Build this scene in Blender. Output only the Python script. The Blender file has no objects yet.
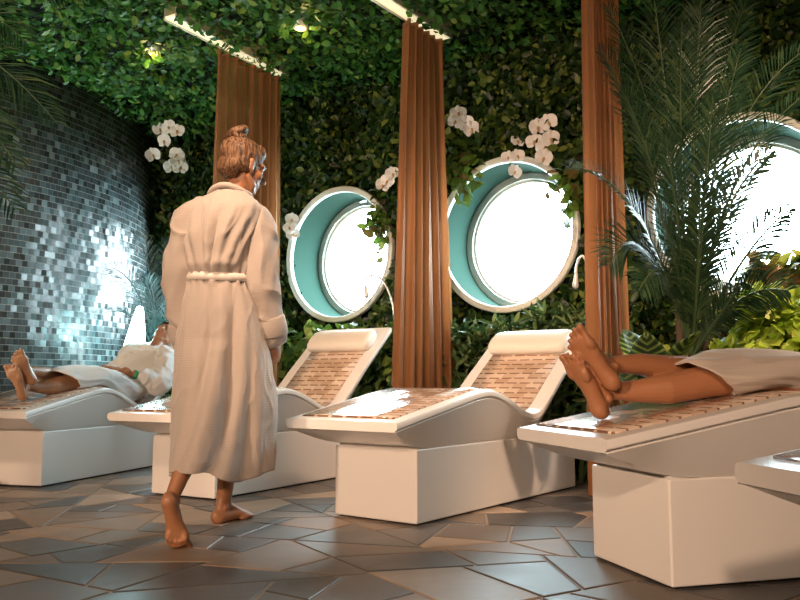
import bpy, math, random
import numpy as np
from mathutils import Vector, Matrix

SC = bpy.context.scene
COL = SC.collection
rng = np.random.default_rng(7)
random.seed(7)
PI = math.pi

# ------------------------------------------------------------------ camera
cd = bpy.data.cameras.new('camera'); cam = bpy.data.objects.new('camera', cd); COL.objects.link(cam)
cd.sensor_width = 36.0; cd.lens = 36.0; cd.clip_start = .02
cam.location = (0, 0, .62); cam.rotation_euler = (math.radians(90 + 5.9), 0, 0)
SC.camera = cam
# ------------------------------------------------------------------ view
vs = SC.view_settings
SC.display_settings.display_device = 'sRGB'
vs.view_transform = 'Standard'; vs.look = 'None'; vs.gamma = 1; vs.use_curve_mapping = False
vs.exposure = 0.95
# ------------------------------------------------------------------ sky outside
wd = bpy.data.worlds.new('sky'); SC.world = wd; wd.use_nodes = True
bg = wd.node_tree.nodes['Background']
bg.inputs['Color'].default_value = (.72, .93, 1.0, 1); bg.inputs['Strength'].default_value = 18.0

WP = Vector((-.24, 6.55, 0)); WN = Vector((.58, .8146, 0)).normalized(); WE = Vector((WN.y, -WN.x, 0))
def wall_pt(k, z, off=0):                      # off > 0 : into the room
    return WP + WE * k - WN * off + Vector((0, 0, z))
WIN_K = (-1.955, -.27, 1.30, 2.91); WIN_Z = 1.69; WIN_R = .53; WIN_DEPTH = .34
CEIL = 3.08

def look_rot(d):
    return Vector(d).normalized().to_track_quat('-Z', 'Y').to_euler()
def lamp(name, kind, loc, energy, color, aim=None, size=.2, spot=None, blend=.6, shape='DISK'):
    l = bpy.data.lights.new(name, kind); l.energy = energy; l.color = color
    if kind == 'AREA': l.shape = shape; l.size = size
    elif kind in ('SPOT', 'POINT'): l.shadow_soft_size = size
    if kind == 'SPOT': l.spot_size = math.radians(spot); l.spot_blend = blend
    o = bpy.data.objects.new(name, l); COL.objects.link(o); o.location = loc
    if aim is not None: o.rotation_euler = look_rot(Vector(aim) - Vector(loc))
    return o
# light portals : they only guide the sky's own light in through the four round windows
for k in WIN_K:
    p = wall_pt(k, WIN_Z, -WIN_DEPTH - .02)
    o = lamp('window_portal', 'AREA', p, 1, (1, 1, 1), aim=p - WN, size=1.0); o.data.cycles.is_portal = True
# warm spots of the room, on its front wall and ceiling
WARM = (1.0, .67, .46)
for loc, aim, e, ang in (((-3.6, -2.2, 2.0), (-1.2, 4.0, .5), 560, 60), ((-.9, -2.7, 2.5), (1.3, 3.0, .5), 330, 58),
                         ((-3.3, 2.4, 3.0), (-2.1, 5.2, .4), 110, 80), ((2.8, 1.4, 3.0), (2.1, 4.2, .9), 260, 60),
                         ((-.6, 2.2, 3.0), (.2, 4.7, .4), 190, 62)):
    lamp('room_spot_light', 'SPOT', loc, e, WARM, aim=aim, size=.12, spot=ang)

lamp('added_uplight', 'SPOT', (-3.75, 3.3, .25), 130, (.92, 1.0, .84), aim=(-2.0, 5.4, 3.1), size=.08, spot=82)  # added out of view to brighten the ceiling leaves and upper drum
# ------------------------------------------------------------------ materials
def nodes_of(m): return m.node_tree.nodes, m.node_tree.links
def mat(name, col, rough=.5, metal=0, spec=.5, coat=0, sheen=0, sub=0, trans=0):
    m = bpy.data.materials.new(name); m.use_nodes = True
    b = m.node_tree.nodes['Principled BSDF']
    b.inputs['Base Color'].default_value = (*col, 1); b.inputs['Roughness'].default_value = rough
    b.inputs['Metallic'].default_value = metal; b.inputs['Specular IOR Level'].default_value = spec
    b.inputs['Coat Weight'].default_value = coat; b.inputs['Coat Roughness'].default_value = .13
    b.inputs['Sheen Weight'].default_value = sheen
    if sub:
        b.inputs['Subsurface Weight'].default_value = sub
        b.inputs['Subsurface Radius'].default_value = (.02, .008, .004); b.inputs['Subsurface Scale'].default_value = .5
    if trans: b.inputs['Transmission Weight'].default_value = trans
    return m
def N(m, t, **kw):
    n = m.node_tree.nodes.new(t)
    for k, v in kw.items():
        if k.startswith('i_'): n.inputs[k[2:].replace('_', ' ')].default_value = v
        else: setattr(n, k, v)
    return n
def L(m, a, b): m.node_tree.links.new(a, b)
def bsdf(m): return m.node_tree.nodes['Principled BSDF']
def ramp(m, fac, stops, interp='LINEAR'):
    r = N(m, 'ShaderNodeValToRGB'); r.color_ramp.interpolation = interp
    el = r.color_ramp.elements
    while len(el) < len(stops): el.new(.5)
    for e, (p, c) in zip(el, stops): e.position = p; e.color = (*c, 1)
    L(m, fac, r.inputs['Fac']); return r.outputs['Color']
def math_n(m, op, a, b=None):
    n = N(m, 'ShaderNodeMath', operation=op)
    for i, v in enumerate((a, b)):
        if v is None: continue
        if isinstance(v, (int, float)): n.inputs[i].default_value = v
        else: L(m, v, n.inputs[i])
    return n.outputs[0]
def bump(m, height, strength=.3, dist=.01):
    b = N(m, 'ShaderNodeBump'); b.inputs['Strength'].default_value = strength; b.inputs['Distance'].default_value = dist
    L(m, height, b.inputs['Height']); L(m, b.outputs['Normal'], bsdf(m).inputs['Normal'])
def noise(m, scale, detail=3, coord='Object'):
    t = N(m, 'ShaderNodeTexCoord'); n = N(m, 'ShaderNodeTexNoise'); n.inputs['Scale'].default_value = scale
    n.inputs['Detail'].default_value = detail; L(m, t.outputs[coord], n.inputs['Vector']); return n.outputs['Fac']

def leaf_mat(name, stops, rough=.38, transl=.25):
    m = mat(name, stops[0][1], rough, spec=.35)
    g = N(m, 'ShaderNodeNewGeometry'); c = ramp(m, g.outputs['Random Per Island'], stops)
    L(m, c, bsdf(m).inputs['Base Color'])
    if transl:
        tr = N(m, 'ShaderNodeBsdfTranslucent'); L(m, c, tr.inputs['Color'])
        mx = N(m, 'ShaderNodeMixShader'); mx.inputs[0].default_value = transl
        L(m, bsdf(m).outputs[0], mx.inputs[1]); L(m, tr.outputs[0], mx.inputs[2])
        L(m, mx.outputs[0], m.node_tree.nodes['Material Output'].inputs['Surface'])
    return m
MT = {}
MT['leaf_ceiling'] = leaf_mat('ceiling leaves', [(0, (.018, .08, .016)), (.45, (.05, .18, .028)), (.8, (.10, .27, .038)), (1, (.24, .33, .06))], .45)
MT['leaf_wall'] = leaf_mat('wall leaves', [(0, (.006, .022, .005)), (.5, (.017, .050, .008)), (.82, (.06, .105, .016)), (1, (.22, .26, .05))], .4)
MT['leaf_lime'] = leaf_mat('lime leaves', [(0, (.24, .40, .03)), (.6, (.44, .60, .06)), (1, (.66, .72, .12))], .4)
MT['leaf_croton'] = leaf_mat('croton leaves', [(0, (.02, .04, .012)), (.3, (.06, .09, .015)), (.45, (.42, .44, .05)), (.72, (.50, .46, .08)), (.8, (.45, .22, .11)), (1, (.34, .13, .06))], .35)
MT['leaf_hedge'] = leaf_mat('hedge leaves', [(0, (.03, .09, .015)), (.5, (.12, .21, .035)), (1, (.34, .40, .09))], .35)
MT['leaf_needle'] = leaf_mat('narrow leaves', [(0, (.02, .06, .018)), (.55, (.07, .13, .035)), (1, (.30, .36, .14))], .3)
MT['leaf_brom'] = leaf_mat('epiphyte leaves', [(0, (.03, .06, .01)), (.5, (.10, .17, .02)), (.8, (.12, .16, .025)), (1, (.14, .06, .025))], .35)
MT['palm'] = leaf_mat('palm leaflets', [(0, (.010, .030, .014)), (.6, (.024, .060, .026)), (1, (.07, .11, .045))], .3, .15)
MT['palm_shaded'] = leaf_mat('shaded palm leaflets', [(0, (.008, .022, .018)), (1, (.02, .045, .04))], .3, .15)  # palm leaflets again, with shade and teal light put into the colour
MT['stem'] = mat('plant stem', (.05, .09, .025), .5)
MT['bark'] = mat('palm bark', (.06, .04, .022), .8)
MT['soil'] = mat('soil', (.02, .014, .01), .9)
MT['pot'] = mat('dark pot', (.03, .03, .03), .5)

m = MT['white'] = mat('white gelcoat', (.80, .77, .73), .32, coat=.25)
bump(m, noise(m, 9, 2), .02, .02)
m = MT['pedestal'] = mat('white laminate', (.80, .77, .73), .38, coat=.1)
MT['gasket'] = mat('plinth', (.70, .67, .63), .4)
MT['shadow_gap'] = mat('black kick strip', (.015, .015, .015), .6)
m = MT['cushion'] = mat('cream leatherette', (.84, .78, .69), .5); bump(m, noise(m, 14, 3), .12, .02)

def uv_tiles(m, w, h, offset=.5):
    t = N(m, 'ShaderNodeUVMap'); s = N(m, 'ShaderNodeSeparateXYZ'); L(m, t.outputs['UV'], s.inputs[0])
    v = math_n(m, 'DIVIDE', s.outputs['Y'], h); row = math_n(m, 'FLOOR', v)
    u = math_n(m, 'DIVIDE', s.outputs['X'], w)
    u = math_n(m, 'ADD', u, math_n(m, 'MULTIPLY', row, offset)); col = math_n(m, 'FLOOR', u)
    fu = math_n(m, 'FRACT', u); fv = math_n(m, 'FRACT', v)
    cb = N(m, 'ShaderNodeCombineXYZ'); L(m, col, cb.inputs[0]); L(m, row, cb.inputs[1])
    wn = N(m, 'ShaderNodeTexWhiteNoise'); wn.noise_dimensions = '2D'; L(m, cb.outputs[0], wn.inputs['Vector'])
    return fu, fv, wn
def mixc(m, fac, a, b):
    n = N(m, 'ShaderNodeMix', data_type='RGBA')
    L(m, fac, n.inputs[0])
    for i, v in ((6, a), (7, b)):
        if isinstance(v, tuple): n.inputs[i].default_value = (*v, 1)
        else: L(m, v, n.inputs[i])
    return n.outputs[2]
# lounger mosaic
m = MT['mosaic'] = mat('mosaic tiles', (.5, .35, .24), .16, coat=1.0)
fu, fv, wn = uv_tiles(m, .084, .046, .37)
c = ramp(m, wn.outputs['Value'], [(0, (.56, .39, .28)), (.5, (.70, .53, .41)), (1, (.80, .66, .54))])
lo = math_n(m, 'LESS_THAN', fv, .19); ed = math_n(m, 'GREATER_THAN', fu, .22)
L(m, mixc(m, math_n(m, 'MULTIPLY', lo, ed), c, (.20, .10, .06)), bsdf(m).inputs['Base Color'])
vm = N(m, 'ShaderNodeVectorMath', operation='SUBTRACT'); L(m, wn.outputs['Color'], vm.inputs[0]); vm.inputs[1].default_value = (.5, .5, .5)
vs_ = N(m, 'ShaderNodeVectorMath', operation='SCALE'); L(m, vm.outputs[0], vs_.inputs[0]); vs_.inputs['Scale'].default_value = .11
ge = N(m, 'ShaderNodeNewGeometry'); va = N(m, 'ShaderNodeVectorMath', operation='ADD'); L(m, ge.outputs['Normal'], va.inputs[0]); L(m, vs_.outputs[0], va.inputs[1])
vn = N(m, 'ShaderNodeVectorMath', operation='NORMALIZE'); L(m, va.outputs[0], vn.inputs[0]); L(m, vn.outputs[0], bsdf(m).inputs['Normal']); L(m, vn.outputs[0], bsdf(m).inputs['Coat Normal'])
# drum wall tiles : every tile set at a slightly different angle
m = MT['drum'] = mat('slate mosaic tiles', (.06, .07, .08), .16, spec=.5)
fu, fv, wn = uv_tiles(m, .048, .050, .5)
g = math_n(m, 'MAXIMUM', math_n(m, 'MULTIPLY', math_n(m, 'LESS_THAN', fu, .05), .45), math_n(m, 'LESS_THAN', fv, .10))
c = ramp(m, wn.outputs['Value'], [(0, (.024, .034, .037)), (.4, (.046, .056, .058)), (.75, (.050, .080, .086)), (.95, (.09, .125, .13)), (1, (.20, .25, .25))])
L(m, mixc(m, g, c, (.19, .20, .195)), bsdf(m).inputs['Base Color'])
L(m, math_n(m, 'ADD', math_n(m, 'MULTIPLY', g, .4), .27), bsdf(m).inputs['Roughness'])
vm = N(m, 'ShaderNodeVectorMath', operation='SUBTRACT'); L(m, wn.outputs['Color'], vm.inputs[0]); vm.inputs[1].default_value = (.5, .5, .5)
vs_ = N(m, 'ShaderNodeVectorMath', operation='SCALE'); L(m, vm.outputs[0], vs_.inputs[0]); vs_.inputs['Scale'].default_value = .26
ge = N(m, 'ShaderNodeNewGeometry'); va = N(m, 'ShaderNodeVectorMath', operation='ADD'); L(m, ge.outputs['Normal'], va.inputs[0]); L(m, vs_.outputs[0], va.inputs[1])
vn = N(m, 'ShaderNodeVectorMath', operation='NORMALIZE'); L(m, va.outputs[0], vn.inputs[0]); L(m, vn.outputs[0], bsdf(m).inputs['Normal'])
# flagstones
m = MT['floor'] = mat('pale grout bed', (.25, .20, .15), .7)
m = MT['stone'] = mat('flagstones', (.12, .11, .1), .4, spec=.5)
g = N(m, 'ShaderNodeNewGeometry')
c = ramp(m, g.outputs['Random Per Island'], [(0, (.056, .054, .053)), (.3, (.098, .092, .086)), (.5, (.155, .122, .095)), (.78, (.25, .185, .13)), (1, (.37, .285, .21))])
nz = noise(m, 6, 6)
nm = N(m, 'ShaderNodeMix', data_type='RGBA', blend_type='MULTIPLY'); nm.inputs[0].default_value = .6
L(m, c, nm.inputs[6]); L(m, ramp(m, nz, [(.3, (.6, .58, .56)), (.7, (1.25, 1.22, 1.2))]), nm.inputs[7]); L(m, nm.outputs[2], bsdf(m).inputs['Base Color'])
L(m, math_n(m, 'ADD', math_n(m, 'MULTIPLY', nz, .3), math_n(m, 'ADD', math_n(m, 'MULTIPLY', g.outputs['Random Per Island'], .15), .24)), bsdf(m).inputs['Roughness'])
bump(m, nz, .22, .012)
MT['dark_wall'] = mat('dark plaster', (.05, .045, .04), .8)
MT['soil_wall'] = mat('planting felt', (.012, .014, .010), .9)
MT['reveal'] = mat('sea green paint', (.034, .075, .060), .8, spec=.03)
MT['rim'] = mat('pale window rim', (.66, .68, .62), .3)
MT['frame'] = mat('window ring metal', (.55, .60, .60), .25, metal=.6)
m = MT['glass'] = mat('window glass', (1, 1, 1), .02)
gl = N(m, 'ShaderNodeBsdfGlossy'); gl.inputs['Roughness'].default_value = .01
tp = N(m, 'ShaderNodeBsdfTransparent'); fr = N(m, 'ShaderNodeFresnel'); fr.inputs['IOR'].default_value = 1.3
mx = N(m, 'ShaderNodeMixShader'); L(m, fr.outputs[0], mx.inputs[0]); L(m, tp.outputs[0], mx.inputs[1]); L(m, gl.outputs[0], mx.inputs[2])
L(m, mx.outputs[0], m.node_tree.nodes['Material Output'].inputs['Surface'])
MT['deck_white'] = mat('white ship paint', (.8, .82, .82), .5)
MT['teak'] = mat('teak handrail', (.30, .17, .09), .5)

m = MT['curtain'] = mat('bronze mesh curtain', (.38, .16, .055), .55, metal=.2, sheen=.2)
tr = N(m, 'ShaderNodeBsdfTranslucent'); tr.inputs['Color'].default_value = (.5, .2, .07, 1)
tp = N(m, 'ShaderNodeBsdfTransparent')
mx = N(m, 'ShaderNodeMixShader'); mx.inputs[0].default_value = .38; L(m, bsdf(m).outputs[0], mx.inputs[1]); L(m, tr.outputs[0], mx.inputs[2])
mx2 = N(m, 'ShaderNodeMixShader'); mx2.inputs[0].default_value = .24; L(m, mx.outputs[0], mx2.inputs[1]); L(m, tp.outputs[0], mx2.inputs[2])
L(m, mx2.outputs[0], m.node_tree.nodes['Material Output'].inputs['Surface'])
bump(m, noise(m, 140, 2), .35, .004)
MT['rail'] = mat('cream aluminium', (.78, .72, .55), .35, metal=.2)
m = MT['glow_warm'] = mat('lit diffuser', (1, .9, .6), .5)
bsdf(m).inputs['Emission Color'].default_value = (1, .84, .52, 1); bsdf(m).inputs['Emission Strength'].default_value = .40
m = MT['glow_spot'] = mat('lit amber lens', (1, .7, .3), .5)
bsdf(m).inputs['Emission Color'].default_value = (1, .62, .18, 1); bsdf(m).inputs['Emission Strength'].default_value = 2.5
m = MT['glow_cool'] = mat('lit white acrylic', (.95, 1, 1), .4)  # glow of the form added beside the drum
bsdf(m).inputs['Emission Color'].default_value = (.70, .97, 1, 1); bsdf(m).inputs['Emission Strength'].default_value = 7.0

def terry(name, col):
    m = mat(name, col, .9, spec=.15, sheen=.35)
    t = N(m, 'ShaderNodeTexCoord'); w = N(m, 'ShaderNodeTexWave', wave_type='BANDS', bands_direction='Z')
    w.inputs['Scale'].default_value = 32; w.inputs['Distortion'].default_value = 2.5; w.inputs['Detail'].default_value = 2; w.inputs['Detail Scale'].default_value = 2
    L(m, t.outputs['Object'], w.inputs['Vector'])
    n2 = noise(m, 60, 2)
    bump(m, math_n(m, 'ADD', math_n(m, 'MULTIPLY', w.outputs['Fac'], .5), math_n(m, 'MULTIPLY', n2, .7)), .16, .006)
    return m
MT['robe'] = terry('cream waffle terry', (.41, .352, .306))
MT['robe_white'] = terry('white terry', (.76, .755, .74))
MT['robe_beige'] = terry('beige terry', (.52, .45, .385))
MT['belt'] = mat('satin belt', (.72, .66, .60), .45)
MT['skin'] = mat('tanned skin', (.35, .158, .076), .45, sub=.12)
MT['skin_light'] = mat('light tan skin', (.38, .165, .075), .42, sub=.12)  # lighter tan tone, the skin's own colour
MT['skin_dark'] = mat('brown skin', (.36, .17, .085), .42, sub=.1)
def hair_mat(name, a, b):
    m = mat(name, a, .55, spec=.3)
    t = N(m, 'ShaderNodeTexCoord'); w = N(m, 'ShaderNodeTexNoise'); w.inputs['Scale'].default_value = 1
    mp = N(m, 'ShaderNodeMapping'); mp.inputs['Scale'].default_value = (160, 160, 22); L(m, t.outputs['Object'], mp.inputs[0]); L(m, mp.outputs[0], w.inputs['Vector'])
    L(m, ramp(m, w.outputs['Fac'], [(.38, a), (.62, b)]), bsdf(m).inputs['Base Color']); bump(m, w.outputs['Fac'], .5, .006); return m
MT['hair'] = hair_mat('brown hair', (.045, .022, .012), (.20, .105, .05))
MT['hair_dark'] = hair_mat('dark hair', (.01, .008, .007), (.03, .022, .016))
MT['eye'] = mat('eye', (.75, .72, .68), .2); MT['iris'] = mat('dark iris', (.03, .02, .015), .2)
MT['lip'] = mat('lips', (.42, .16, .11), .45); MT['nail'] = mat('nails', (.6, .36, .27), .3)
MT['wrist'] = mat('green band', (.03, .30, .11), .5)
m = MT['petal'] = mat('orchid petals', (.88, .86, .85), .5)
MT['petal_mid'] = mat('orchid lip', (.55, .33, .16), .5)
MT['chrome'] = mat('white enamel', (.75, .75, .73), .25, metal=.3)
m = MT['calathea'] = mat('calathea leaf', (.02, .05, .015), .35)
uvn = N(m, 'ShaderNodeUVMap'); wv = N(m, 'ShaderNodeTexWave', wave_type='BANDS', bands_direction='Y'); wv.inputs['Scale'].default_value = 2.6; wv.inputs['Distortion'].default_value = .6
L(m, uvn.outputs['UV'], wv.inputs['Vector']); L(m, ramp(m, wv.outputs['Fac'], [(.55, (.018, .045, .014)), (.85, (.16, .24, .06))]), bsdf(m).inputs['Base Color'])

# ------------------------------------------------------------------ mesh helpers
class MB:
    def __init__(s): s.v = []; s.f = []; s.uv = []; s.n = 0
    def add(s, V, F, UV=None):
        V = np.asarray(V, float); s.v.append(V)
        for k, f in enumerate(F):
            s.f.append([i + s.n for i in f]); s.uv.append(None if UV is None else UV[k])
        s.n += len(V)
    def grid(s, P, UV=None, closed_u=False, closed_v=False, cap=(False, False), flip=False):
        P = np.asarray(P, float); a, b = P.shape[:2]; F = []; U = []
        for i in range(a - (0 if closed_v else 1)):
            for j in range(b - (0 if closed_u else 1)):
                i2 = (i + 1) % a; j2 = (j + 1) % b
                q = [i * b + j, i * b + j2, i2 * b + j2, i2 * b + j]
                F.append(q[::-1] if flip else q)
                if UV is not None:
                    w = [UV[i][j], UV[i][j + 1], UV[i + 1][j + 1], UV[i + 1][j]]; U.append(w[::-1] if flip else w)
        if cap[0]: F.append([j for j in range(b)][::(1 if flip else -1)]); U.append(None)
        if cap[1]: F.append([(a - 1) * b + j for j in range(b)][::(-1 if flip else 1)]); U.append(None)
        s.add(P.reshape(-1, 3), F, U if UV is not None else None)
    def tube(s, pts, rad, ref=(0, 0, 1), seg=14, dome=True, fold=None, caps=(True, True)):
        """pts Nx3, rad N or Nx2 (a along ref x t, b across it). Round ends."""
        P = np.asarray(pts, float); R = np.asarray(rad, float)
        if R.ndim == 1: R = np.c_[R, R]
        refs = np.asarray(ref, float)
        if refs.ndim == 1: refs = np.tile(refs, (len(P), 1))
        T = np.gradient(P, axis=0); T /= np.linalg.norm(T, axis=1)[:, None] + 1e-12
        rings = []
        def ring(c, t, rf, a, b, i):
            sd = np.cross(rf, t); l = np.linalg.norm(sd)
            sd = sd / l if l > 1e-6 else np.array([1., 0, 0]); up = np.cross(t, sd)
            th = np.linspace(0, 2 * PI, seg, endpoint=False)
            k = np.ones(seg) if fold is None else fold(th, i / (len(P) - 1))
            return c + (np.cos(th) * a * k)[:, None] * sd + (np.sin(th) * b * k)[:, None] * up
        if dome:
            for q in (.98, .8, .45):
                a, b = R[0]; rings.append(ring(P[0] - T[0] * min(a, b) * q, T[0], refs[0], a * math.sqrt(1 - q * q), b * math.sqrt(1 - q * q), 0))
        for i in range(len(P)): rings.append(ring(P[i], T[i], refs[i], R[i][0], R[i][1], i))
        if dome:
            for q in (.45, .8, .98):
                a, b = R[-1]; rings.append(ring(P[-1] + T[-1] * min(a, b) * q, T[-1], refs[-1], a * math.sqrt(1 - q * q), b * math.sqrt(1 - q * q), len(P) - 1))
        s.grid(rings, closed_u=True, cap=caps)
    def ell(s, c, r, rot=None, nu=16, nv=10):
        c = np.asarray(c, float); r = np.asarray(r, float) * np.ones(3)
        th = np.linspace(0, 2 * PI, nu, endpoint=False); ph = np.linspace(-PI / 2 * .97, PI / 2 * .97, nv)
        P = np.array([[(math.cos(p) * math.cos(t), math.cos(p) * math.sin(t), math.sin(p)) for t in th] for p in ph]) * r
        if rot is not None: P = P @ np.array(rot).T
        s.grid(P + c, closed_u=True, cap=(True, True))
    def box(s, lo, hi):
        x0, y0, z0 = lo; x1, y1, z1 = hi
        s.add([(x0, y0, z0), (x1, y0, z0), (x1, y1, z0), (x0, y1, z0), (x0, y0, z1), (x1, y0, z1), (x1, y1, z1), (x0, y1, z1)],
              [(0, 3, 2, 1), (4, 5, 6, 7), (0, 1, 5, 4), (1, 2, 6, 5), (2, 3, 7, 6), (3, 0, 4, 7)])
    def xf(s, M):
        M = np.array(M)
        s.v = [V @ M[:3, :3].T + M[:3, 3] for V in s.v]; return s
    def merge(s, o):
        for V in o.v: s.v.append(V)
        for f, u in zip(o.f, o.uv): s.f.append([i + s.n for i in f]); s.uv.append(u)
        s.n += o.n
    def mesh(s, name, mt, smooth=True):
        me = bpy.data.meshes.new(name)
        me.from_pydata(np.concatenate(s.v).tolist(), [], s.f)
        if any(u is not None for u in s.uv):
            l = me.uv_layers.new(name='UVMap'); k = 0
            for f, u in zip(s.f, s.uv):
                for j in range(len(f)):
                    if u is not None: l.data[k].uv = u[j]
                    k += 1
        me.materials.append(MT[mt] if isinstance(mt, str) else mt)
        if smooth: me.polygons.foreach_set('use_smooth', [True] * len(me.polygons))
        return me
def link(name, me, parent=None, loc=None):
    o = bpy.data.objects.new(name, me); COL.objects.link(o)
    if parent is not None: o.parent = parent
    if loc is not None: o.location = loc
    return o
def obj(name, mb, mt, parent=None, smooth=True, bevel=0, bseg=2, auto=False):
    o = link(name, mb.mesh(name, mt, smooth), parent)
    if bevel:
        b = o.modifiers.new('bevel', 'BEVEL'); b.width = bevel; b.segments = bseg; b.limit_method = 'ANGLE'; b.angle_limit = .6
    return o
def tag(o, label=None, cat=None, group=None, kind=None):
    for k, v in (('label', label), ('category', cat), ('group', group), ('kind', kind)):
        if v: o[k] = v
    return o
def empty(name, loc, label=None, cat=None, group=None, rz=0):
    o = bpy.data.objects.new(name, None); COL.objects.link(o); o.location = loc; o.rotation_euler = (0, 0, rz); o.empty_display_size = .1
    return tag(o, label, cat, group)
def struct(name, mb, mt, parent=None, smooth=False):
    o = obj(name, mb, mt, parent, smooth)
    if parent is None: o['kind'] = 'structure'
    return o
def copy_tree(o, parent=None):
    c = o.copy(); COL.objects.link(c)
    if parent is not None: c.parent = parent
    for ch in [x for x in bpy.data.objects if x.parent == o]: copy_tree(ch, c)
    return c
def fused(name, mb, mt, voxel, smooth=3, parent=None, factor=.5):
    """One continuous skin grown over overlapping closed pieces."""
    me = mb.mesh(name + '_raw', mt)
    t = bpy.data.objects.new('temporary', me); COL.objects.link(t)
    r = t.modifiers.new('r', 'REMESH'); r.mode = 'VOXEL'; r.voxel_size = voxel; r.use_smooth_shade = True
    if smooth: q = t.modifiers.new('s', 'SMOOTH'); q.iterations = smooth; q.factor = factor
    dg = bpy.context.evaluated_depsgraph_get()
    out = bpy.data.meshes.new_from_object(t.evaluated_get(dg)); out.name = name
    bpy.data.objects.remove(t); bpy.data.meshes.remove(me)
    if not out.materials: out.materials.append(MT[mt])
    out.polygons.foreach_set('use_smooth', [True] * len(out.polygons))
    return link(name, out, parent)
from mathutils import noise as mnoise
def crumple(o, amp, freq, stretch, zfade=None):
    me = o.data; n = len(me.vertices); co = np.empty(n * 3, np.float32); me.vertices.foreach_get('co', co); co = co.reshape(-1, 3)
    nr = np.empty(n * 3, np.float32); me.vertices.foreach_get('normal', nr); nr = nr.reshape(-1, 3)
    d = np.empty(n, np.float32)
    for i, (x, y, z) in enumerate(co):
        v = Vector((x * stretch[0], y * stretch[1], z * stretch[2])) * freq
        w = mnoise.noise(v * .6 + Vector((9, 4, 2))) * .9; v = v + Vector((w, -w, w * .6)); d[i] = max(0, 1 - 2.6 * abs(mnoise.noise(v))) ** 1.5 * .75 + mnoise.noise(v * .55 + Vector((5, 1, 3))) * .75
    co += nr * (d * amp)[:, None]; me.vertices.foreach_set('co', co.ravel()); me.update()
def tri_mesh(name, V, F, mt, UV=None, smooth=True):
    me = bpy.data.meshes.new(name); nv = len(V); nf = len(F)
    me.vertices.add(nv); me.vertices.foreach_set('co', np.asarray(V, np.float32).ravel())
    me.loops.add(nf * 3); me.loops.foreach_set('vertex_index', np.asarray(F, np.int32).ravel())
    me.polygons.add(nf); me.polygons.foreach_set('loop_start', np.arange(0, nf * 3, 3, dtype=np.int32))
    me.polygons.foreach_set('loop_total', np.full(nf, 3, np.int32))
    if smooth: me.polygons.foreach_set('use_smooth', np.ones(nf, bool))
    me.update(calc_edges=True); me.validate()
    me.materials.append(MT[mt]); return me
def norm(a): return a / (np.linalg.norm(a, axis=-1, keepdims=True) + 1e-9)
LEAF_T = np.array([(0, 0, 0), (-.30, .30, .05), (0, .32, -.03), (.30, .30, .05), (-.27, .68, .03), (0, .68, -.03), (.27, .68, .03), (0, 1, -.10)], float)
LEAF_F = np.array([(0, 2, 1), (0, 3, 2), (1, 2, 5), (1, 5, 4), (2, 3, 6), (2, 6, 5), (4, 5, 7), (5, 6, 7)])
def leaves(C, nrm, length, width=1.0, tilt=.8, droop=0):
    """C Nx3 leaf bases, nrm Nx3 the way the leaves face; returns verts, faces."""
    n = len(C); z = norm(nrm + rng.normal(0, tilt, (n, 3)) * .6)
    y = norm(np.cross(z, rng.normal(0, 1, (n, 3)))); y = norm(y + nrm * rng.uniform(.1, .7, (n, 1)) + np.array([0, 0, -droop]))
    x = norm(np.cross(y, z)); z = np.cross(x, y)
    ln = (length * rng.uniform(.65, 1.25, n))[:, None, None]
    T = LEAF_T
    V = C[:, None] + ln * (T[None, :, 0:1] * width * x[:, None] + T[None, :, 1:2] * y[:, None] + T[None, :, 2:3] * z[:, None])
    F = LEAF_F[None] + (np.arange(n) * 8)[:, None, None]
    return V.reshape(-1, 3), F.reshape(-1, 3)

# ------------------------------------------------------------------ room shell
def slab(z0, z1):           # bounded by the planted wall's outer face
    P = [Vector((-6.5, -3.2, 0)), Vector((6.5, -3.2, 0)), wall_pt(8.25, 0, -WIN_DEPTH), wall_pt(-7.6, 0, -WIN_DEPTH)]
    mb = MB(); mb.add([(p.x, p.y, z) for z in (z0, z1) for p in P], [(3, 2, 1, 0), (4, 5, 6, 7), (0, 1, 5, 4), (1, 2, 6, 5), (2, 3, 7, 6), (3, 0, 4, 7)]); return mb
fl = struct('floor', slab(-.1, 0), 'floor')
def split_poly(P, out, depth=0):
    A = .5 * abs(sum(P[i][0] * P[i-1][1] - P[i-1][0] * P[i][1] for i in range(len(P))))
    if A < random.uniform(.06, .19) or depth > 16: out.append(P); return
    # cut across the longer way, at a slant
    i = max(range(len(P)), key=lambda i: (Vector(P[i]) - Vector(P[i-1])).length); a, b_ = Vector(P[i-1]), Vector(P[i])
    q = a.lerp(b_, random.uniform(.36, .64)); e = (b_ - a).normalized(); ang = random.gauss(PI / 2, .36)
    d = Vector((e.x * math.cos(ang) - e.y * math.sin(ang), e.x * math.sin(ang) + e.y * math.cos(ang))); n_ = Vector((-d.y, d.x))
    L1, L2 = [], []
    for j in range(len(P)):
        u, v = Vector(P[j-1]), Vector(P[j]); su, sv = (u - q) @ n_, (v - q) @ n_
        if su * sv < 0: x_ = tuple(u.lerp(v, su / (su - sv))); L1.append(x_); L2.append(x_)
        (L1 if sv > 0 else L2).append(tuple(v))
    if len(L1) < 3 or len(L2) < 3: out.append(P); return
    split_poly(L1, out, depth + 1); split_poly(L2, out, depth + 1)
polys = []; c_, s_ = math.cos(.45), math.sin(.45)
split_poly([(x * c_ - y * s_, x * s_ + y * c_ + 4.2) for x, y in ((-5.2, -4.2), (5.2, -4.2), (5.2, 4.2), (-5.2, 4.2))], polys)
mb = MB()
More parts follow.
